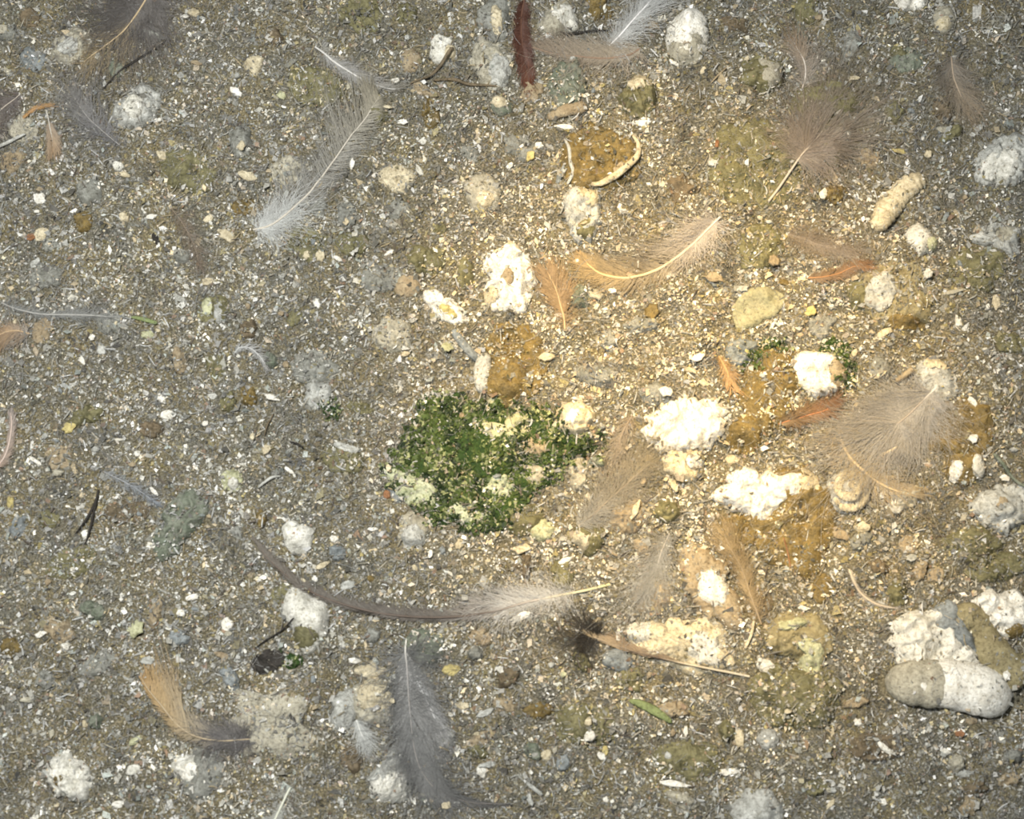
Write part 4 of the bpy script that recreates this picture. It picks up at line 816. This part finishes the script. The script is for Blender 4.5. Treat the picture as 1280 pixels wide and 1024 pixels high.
feather('white silky fluffy feather reaching the top edge', [(752,66),(768,52),(784,36),(802,16),(820,-6),(835,-25)], [(0,6),(.3,18),(.7,28),(1,24)], [(0,8),(.3,22),(.7,32),(1,20)], [(0,(.7,.68,.66)),(1,(.5,.49,.48))], (.82,.8,.78), (1,1.7,1.5,1), .02, 180, .65, .3, (30,30), .2)
feather('small feather with white quill and orange-tan spray in the upper litter', [(1002,112),(1006,100),(1006,86),(1000,70),(991,50)], [(.1,5),(.4,22),(.8,20),(1,6)], [(.1,6),(.4,24),(.8,22),(1,6)], [(0,GL),(.3,(.42,.37,.32)),(1,(.48,.33,.2))], (.68,.62,.55), (1.3,1.2,.5), .1, 90, .6, .35, (40,30), .2)
feather('dim brown-grey downy feather with hooked shaft near the corner', [(1188,72),(1189,88),(1193,105),(1200,122),(1212,139)], [(0,22),(.5,34),(1,8)], [(0,30),(.5,30),(1,8)], [(0,(.25,.23,.21)),(.5,(.35,.28,.2)),(1,(.4,.3,.2))], (.46,.36,.26), (1,1.2,.5), 0, 120, .55, .45)
feather('pinkish tan fan feather on a long bare grey quill', [(960,253),(972,238),(986,218),(1001,197),(1010,186),(1020,174),(1030,162)], [(.4,24),(.55,48),(.8,52),(1,50)], [(.4,24),(.55,52),(.8,56),(1,54)], [(0,PK),(.5,(.34,.285,.225)),(1,(.32,.27,.2))], (.56,.5,.42), (2.2,2,1.4,.6),   .42, 230, .65, .22, (95,12), .1, down=(.42,.8,160,56,(.38,.31,.26)))
feather('curved golden feather with pink-white fluffy base in the warm light', [(900,272),(888,284),(868,304),(842,325),(815,340),(785,348),(755,344),(738,334),(724,316)], [(0,3),(.15,16),(.4,20),(.65,20),(.85,14),(1,2)], [(0,4),(.12,22),(.25,40),(.45,52),(.6,40),(.8,12),(1,2)], [(0,(.62,.57,.53)),(.25,(.44,.39,.34)),(.5,(.36,.29,.2)),(.75,(.46,.34,.19)),(1,(.54,.38,.2))], [(0,(.75,.7,.62)),(.5,(.8,.66,.4)),(1,(.66,.42,.18))], (2,2,2.4,2,.8), .06, 360, .75, .06, (60,28), .3, down=(.05,.3,90,30,(.62,.54,.48)))
feather('small rusty orange fan feather with a down-curved quill', [(706,412),(705,398),(701,382),(695,362),(684,340)], [(0,0),(.35,4),(.5,20),(.8,20),(1,6)], [(0,0),(.35,8),(.5,26),(.8,20),(1,8)], [(0,TO),(1,(.40,.28,.17))], (.56,.42,.25), (1.7,1.7,1.2,.5), .36, 110, 1.1, .08, (50,25), .2)
feather('tiny frayed orange feather touching the slate blue-grey dropping', [(899,444),(904,456),(909,468),(914,486)], [(0,2),(.5,13),(1,8)], [(0,2),(.5,10),(1,6)], [(0,TO),(1,(.55,.33,.14))], (.6,.38,.18), (1,1.2,.5), 0, 40, 1.5, .1, (48,25), .1)
feather('orange-tan feather cut by the frame edge with grey fluff below', [(38,418),(22,415),(5,418),(-14,428)], [(0,20),(.4,26),(1,20)], [(0,10),(.4,10),(1,10)], [(0,(.4,.37,.34)),(.4,(.46,.32,.2)),(1,(.5,.3,.14))], (.55,.4,.24), (1,1.2,1), 0, 110, .7, .2, (60,40), .3)
feather('thin grey feather lying nearly level with a dull green stalk end', [(4,380),(22,388),(50,394),(82,395),(108,395),(140,398),(165,400)], [(0,4),(.3,6),(.55,16),(.7,4),(1,1)], [(0,3),(.3,4),(.55,10),(.7,3),(1,1)], [(0,(.26,.26,.25)),(1,(.38,.37,.35))], (.42,.41,.38), (1,1.4,1.4,1), 0, 110, .6, .3)
feather('big downy pinkish-tan feather with white quill tip pointing up', [(1165,489),(1150,504),(1134,520),(1112,538),(1088,556),(1072,570)], [(0,4),(.15,26),(.5,40),(.8,34),(1,10)], [(0,6),(.15,30),(.5,52),(.8,46),(1,20)], [(0,(.52,.48,.44)),(.5,(.38,.335,.29)),(1,(.40,.33,.25))], [(0,(.75,.72,.66)),(.2,(.42,.37,.32)),(1,(.36,.3,.24))], (1.8,1.5,1.2,.6), .06, 420, .7, .15, (75,45), .15, down=(.05,.9,420,52,(.42,.385,.35)))
feather('bowed tan quill feather with long trailing barbs under the downy one', [(1046,532),(1052,552),(1062,572),(1078,590),(1098,604),(1122,616),(1152,624)], [(0,6),(.3,10),(.6,30),(.9,12),(1,3)], [(0,2),(.5,5),(1,3)], [(0,(.58,.45,.27)),(1,(.5,.39,.25))], (.56,.44,.27), (1.4,2.4,2.8,2,.6), 0, 130, .9, .06, (35,18), .1)
feather('short tan side shoot crossing the downy pinkish-tan feather', [(1127,554),(1116,562),(1102,569),(1088,577)], [(0,1),(1,4)], [(0,1),(1,4)], [(0,CR),(1,CR)], (.75,.6,.38), (1.6,2.2,3), .5, 30, .8, .1)
feather('fluffy grey-tan feather beside the burnt-out slab and olive lumps', [(722,660),(742,644),(765,622),(790,600),(815,578)], [(0,20),(.4,36),(.8,30),(1,10)], [(0,20),(.4,26),(.8,18),(1,8)], [(0,(.38,.36,.33)),(.5,(.38,.33,.26)),(1,(.38,.31,.2))], (.36,.3,.23), (.8,.8,.4), 0, 230, .5, .5, (55,35), .2)
feather('brown downy wisp hanging down beside the white-ridged cream dropping', [(790,520),(780,538),(772,558),(768,580)], [(0,12),(.5,16),(1,12)], [(0,12),(.5,16),(1,12)], [(0,(.36,.28,.2)),(1,(.4,.33,.25))], (.4,.32,.24), (.7,.7,.3), 0, 80, .45, .6, name='down_feather')
feather('long dark grey-brown feather sweeping in an arc with a yellow bare quill', [(762,731),(735,738),(700,745),(660,753),(620,764),(575,771),(525,772),(480,768),(430,756),(385,738),(345,708),(315,672)], [(0,0),(.13,0),(.2,6),(.3,10),(.45,5),(.7,5),(.9,4),(1,1)], [(0,0),(.13,1),(.2,18),(.32,28),(.42,12),(.6,12),(.85,12),(.95,7),(1,1)], [(0,GL),(.25,(.56,.53,.5)),(.38,(.36,.32,.29)),(.5,(.17,.145,.125)),(1,(.2,.17,.14))], [(0,(.62,.6,.34)),(.12,(.62,.58,.4)),(.25,(.5,.45,.4)),(.4,(.14,.11,.09)),(1,(.17,.13,.1))], (2.4,2.2,1.8,1.9,1.8,1.3,.6), .14, 620, .9, .06, (42,26), .2, down=(.14,.34,150,26,(.6,.57,.54)))
feather('brown fan feather pointing down toward the ring dropping', [(951,781),(944,762),(937,740),(928,712),(914,688),(903,664)], [(0,1),(.25,5),(.5,18),(.8,18),(1,8)], [(0,1),(.25,6),(.5,20),(.8,20),(1,8)], [(0,(.42,.32,.2)),(1,(.40,.3,.17))], (.33,.26,.17), (1.8,1.6,1,.4), .12, 150, .7, .2, (38,24), .1)
feather('pale grey-pink down fluff above the cream crumb mass', [(836,668),(826,690),(818,715),(806,740)], [(0,16),(.5,30),(1,14)], [(0,22),(.5,34),(1,20)], [(0,(.36,.34,.31)),(1,(.40,.38,.35))], (.5,.46,.42), (.6,.6,.3), 0, 190, .42, .8, name='down_feather')
feather('small bowed tan feather in the brown litter below the snail-like coil', [(1060,712),(1066,728),(1078,744),(1096,756),(1120,762)], [(0,3),(.5,5),(1,2)], [(0,2),(.5,3),(1,2)], [(0,(.58,.5,.4)),(1,(.45,.38,.32))], (.66,.56,.42), (1.4,1.6,.6), 0, 80, .8, .08, (30,20), .2)
feather('narrow brown feather with pale quill and a black tuft at its tip', [(936,846),(912,841),(880,835),(850,829),(820,822),(790,814),(762,805),(732,792)], [(0,0),(.45,0),(.6,3),(1,2)], [(0,0),(.38,0),(.5,7),(.7,11),(.85,10),(1,4)], [(0,(.4,.3,.2)),(.7,(.36,.26,.17)),(1,(.45,.35,.22))], [(0,(.62,.56,.44)),(.4,(.6,.52,.38)),(.55,(.14,.1,.07)),(1,(.4,.32,.22))], (2,1.9,1.7,1.5,1), .36, 210, 1.1, .02, (34,22), .2, down=(.93,1,130,26,(.035,.03,.025)))
feather('large smoky grey feather hanging downward with a thin white quill', [(508,799),(507,815),(509,835),(511,865),(514,900),(518,935),(528,965),(550,990),(588,1003),(640,1006)], [(0,0),(.08,2),(.16,18),(.3,46),(.45,40),(.6,28),(.75,14),(.9,4),(1,0)], [(0,0),(.08,2),(.16,14),(.3,24),(.5,20),(.65,16),(.8,10),(1,1)], [(0,GL),(.2,(.42,.40,.39)),(.5,(.24,.235,.23)),(1,(.13,.12,.115))], [(0,(.8,.78,.7)),(.1,(.75,.72,.65)),(.2,(.4,.38,.36)),(1,(.18,.16,.14))], (1.6,1.5,1.1,1,1,1), .1, 430, .8, .06, (34,30), .2, down=(.08,.8,260,44,(.22,.215,.21)))
feather('white streaked side plume lying on the smoky grey feather', [(516,842),(526,860),(537,884),(548,908),(556,930)], [(0,4),(.5,14),(1,8)], [(0,2),(.5,6),(1,4)], [(0,(.52,.51,.51)),(1,(.42,.4,.39))], (.66,.65,.64), (.8,1,.5), 0, 110, .7, .15, (25,25), .1)
feather('tan serrated feather with a dark smoky fluffy base', [(314,924),(290,926),(264,925),(240,918),(218,902),(200,880),(186,862),(177,846)], [(0,12),(.3,10),(.6,8),(1,1)], [(0,14),(.2,22),(.4,34),(.6,36),(.8,16),(1,2)], [(0,(.2,.18,.17)),(.2,(.28,.25,.22)),(.38,(.42,.34,.23)),(.7,(.52,.36,.18)),(1,(.52,.33,.15))], (.5,.4,.26), (1.2,1.6,1.4,.6), 0, 250, 1.0, .05, (62,34), .25, gap=-.55, down=(0,.25,140,22,(.16,.145,.14)))
feather('white wispy down on the lower side of the fan-shaped shell dropping', [(446,900),(450,912),(455,924),(458,938)], [(0,8),(.5,18),(1,4)], [(0,8),(.5,10),(1,4)], [(0,(.72,.71,.68)),(1,(.5,.49,.47))], (.75,.74,.7), (.9,.9,.4), 0, 110, .5, .4, name='down_feather')
feather('curled pinkish-brown feather at the frame edge in the grey litter', [(-6,586),(6,572),(13,553),(16,530),(14,516)], [(0,5),(.5,6),(1,2)], [(0,8),(.5,7),(1,3)], [(0,(.46,.34,.26)),(1,(.36,.3,.27))], (.62,.5,.42), (1.6,1.6,.6), 0, 110, .8, .08, (36,24), .2)
feather('short pale quill with grey fluff at the bottom edge', [(363,984),(356,1000),(346,1022),(338,1036)], [(0,0),(.4,2),(.7,22),(1,26)], [(0,0),(.4,2),(.7,10),(1,10)], [(0,(.6,.58,.5)),(1,(.46,.45,.44))], (.72,.72,.6), (2,1.8,1.4), .3, 80, .6, .3, (60,50), .2)
feather('small curl of grey-white barbs in the upper-middle plain litter', [(294,442),(302,436),(316,438),(328,450),(334,462)], [(0,4),(.5,9),(1,4)], [(0,4),(.5,6),(1,4)], [(0,(.56,.55,.54)),(1,(.4,.38,.36))], (.6,.6,.58), (.9,.9,.4), 0, 60, .7, .3)
feather('brownish grey downy mat above the rust-orange scrap', [(985,290),(1005,300),(1030,310),(1058,318)], [(0,20),(.5,26),(1,16)], [(0,16),(.5,20),(1,14)], [(0,(.32,.25,.18)),(1,(.36,.29,.23))], (.36,.3,.24), (.5,.5,.3), 0, 170, .45, .8, name='down_feather')
feather('rust-orange feather scrap with brown fluff trailing left', [(1008,350),(1025,350),(1045,345),(1062,338),(1080,335)], [(0,8),(.5,10),(1,6)], [(0,6),(.5,9),(1,7)], [(0,(.30,.21,.13)),(1,(.36,.19,.09))], (.5,.26,.12), (1,1,.5), 0, 150, .9, .2, (40,25), .2)
feather('rust-orange flattened feather wad under the lit shell-capped dropping', [(972,532),(990,526),(1008,520),(1030,514),(1042,506)], [(0,8),(.5,16),(1,6)], [(0,8),(.5,12),(1,6)], [(0,(.38,.27,.15)),(.6,(.32,.16,.08)),(1,(.28,.16,.09))], (.5,.22,.1), (1,1.2,.5), 0, 150, 1.3, .25, (38,20), .2)
feather('faint brown feather fragment above the plain litter pit', [(215,262),(232,285),(244,310),(250,335)], [(0,10),(.5,16),(1,8)], [(0,10),(.5,16),(1,8)], [(0,(.26,.2,.14)),(1,(.28,.22,.17))], (.3,.24,.18), (.6,.6,.3), 0, 90, .45, .6, name='down_feather')
feather('blue-grey faint wisp beside the sea-green lump', [(130,590),(150,600),(172,612),(196,630)], [(0,8),(.5,12),(1,6)], [(0,8),(.5,10),(1,6)], [(0,(.36,.36,.36)),(1,(.34,.36,.4))], (.42,.42,.42), (.6,.7,.3), 0, 80, .45, .6, name='down_feather')
for o in list(bpy.data.objects):
    for k in ('_o', '_cap'):
        if k in o: del o[k]
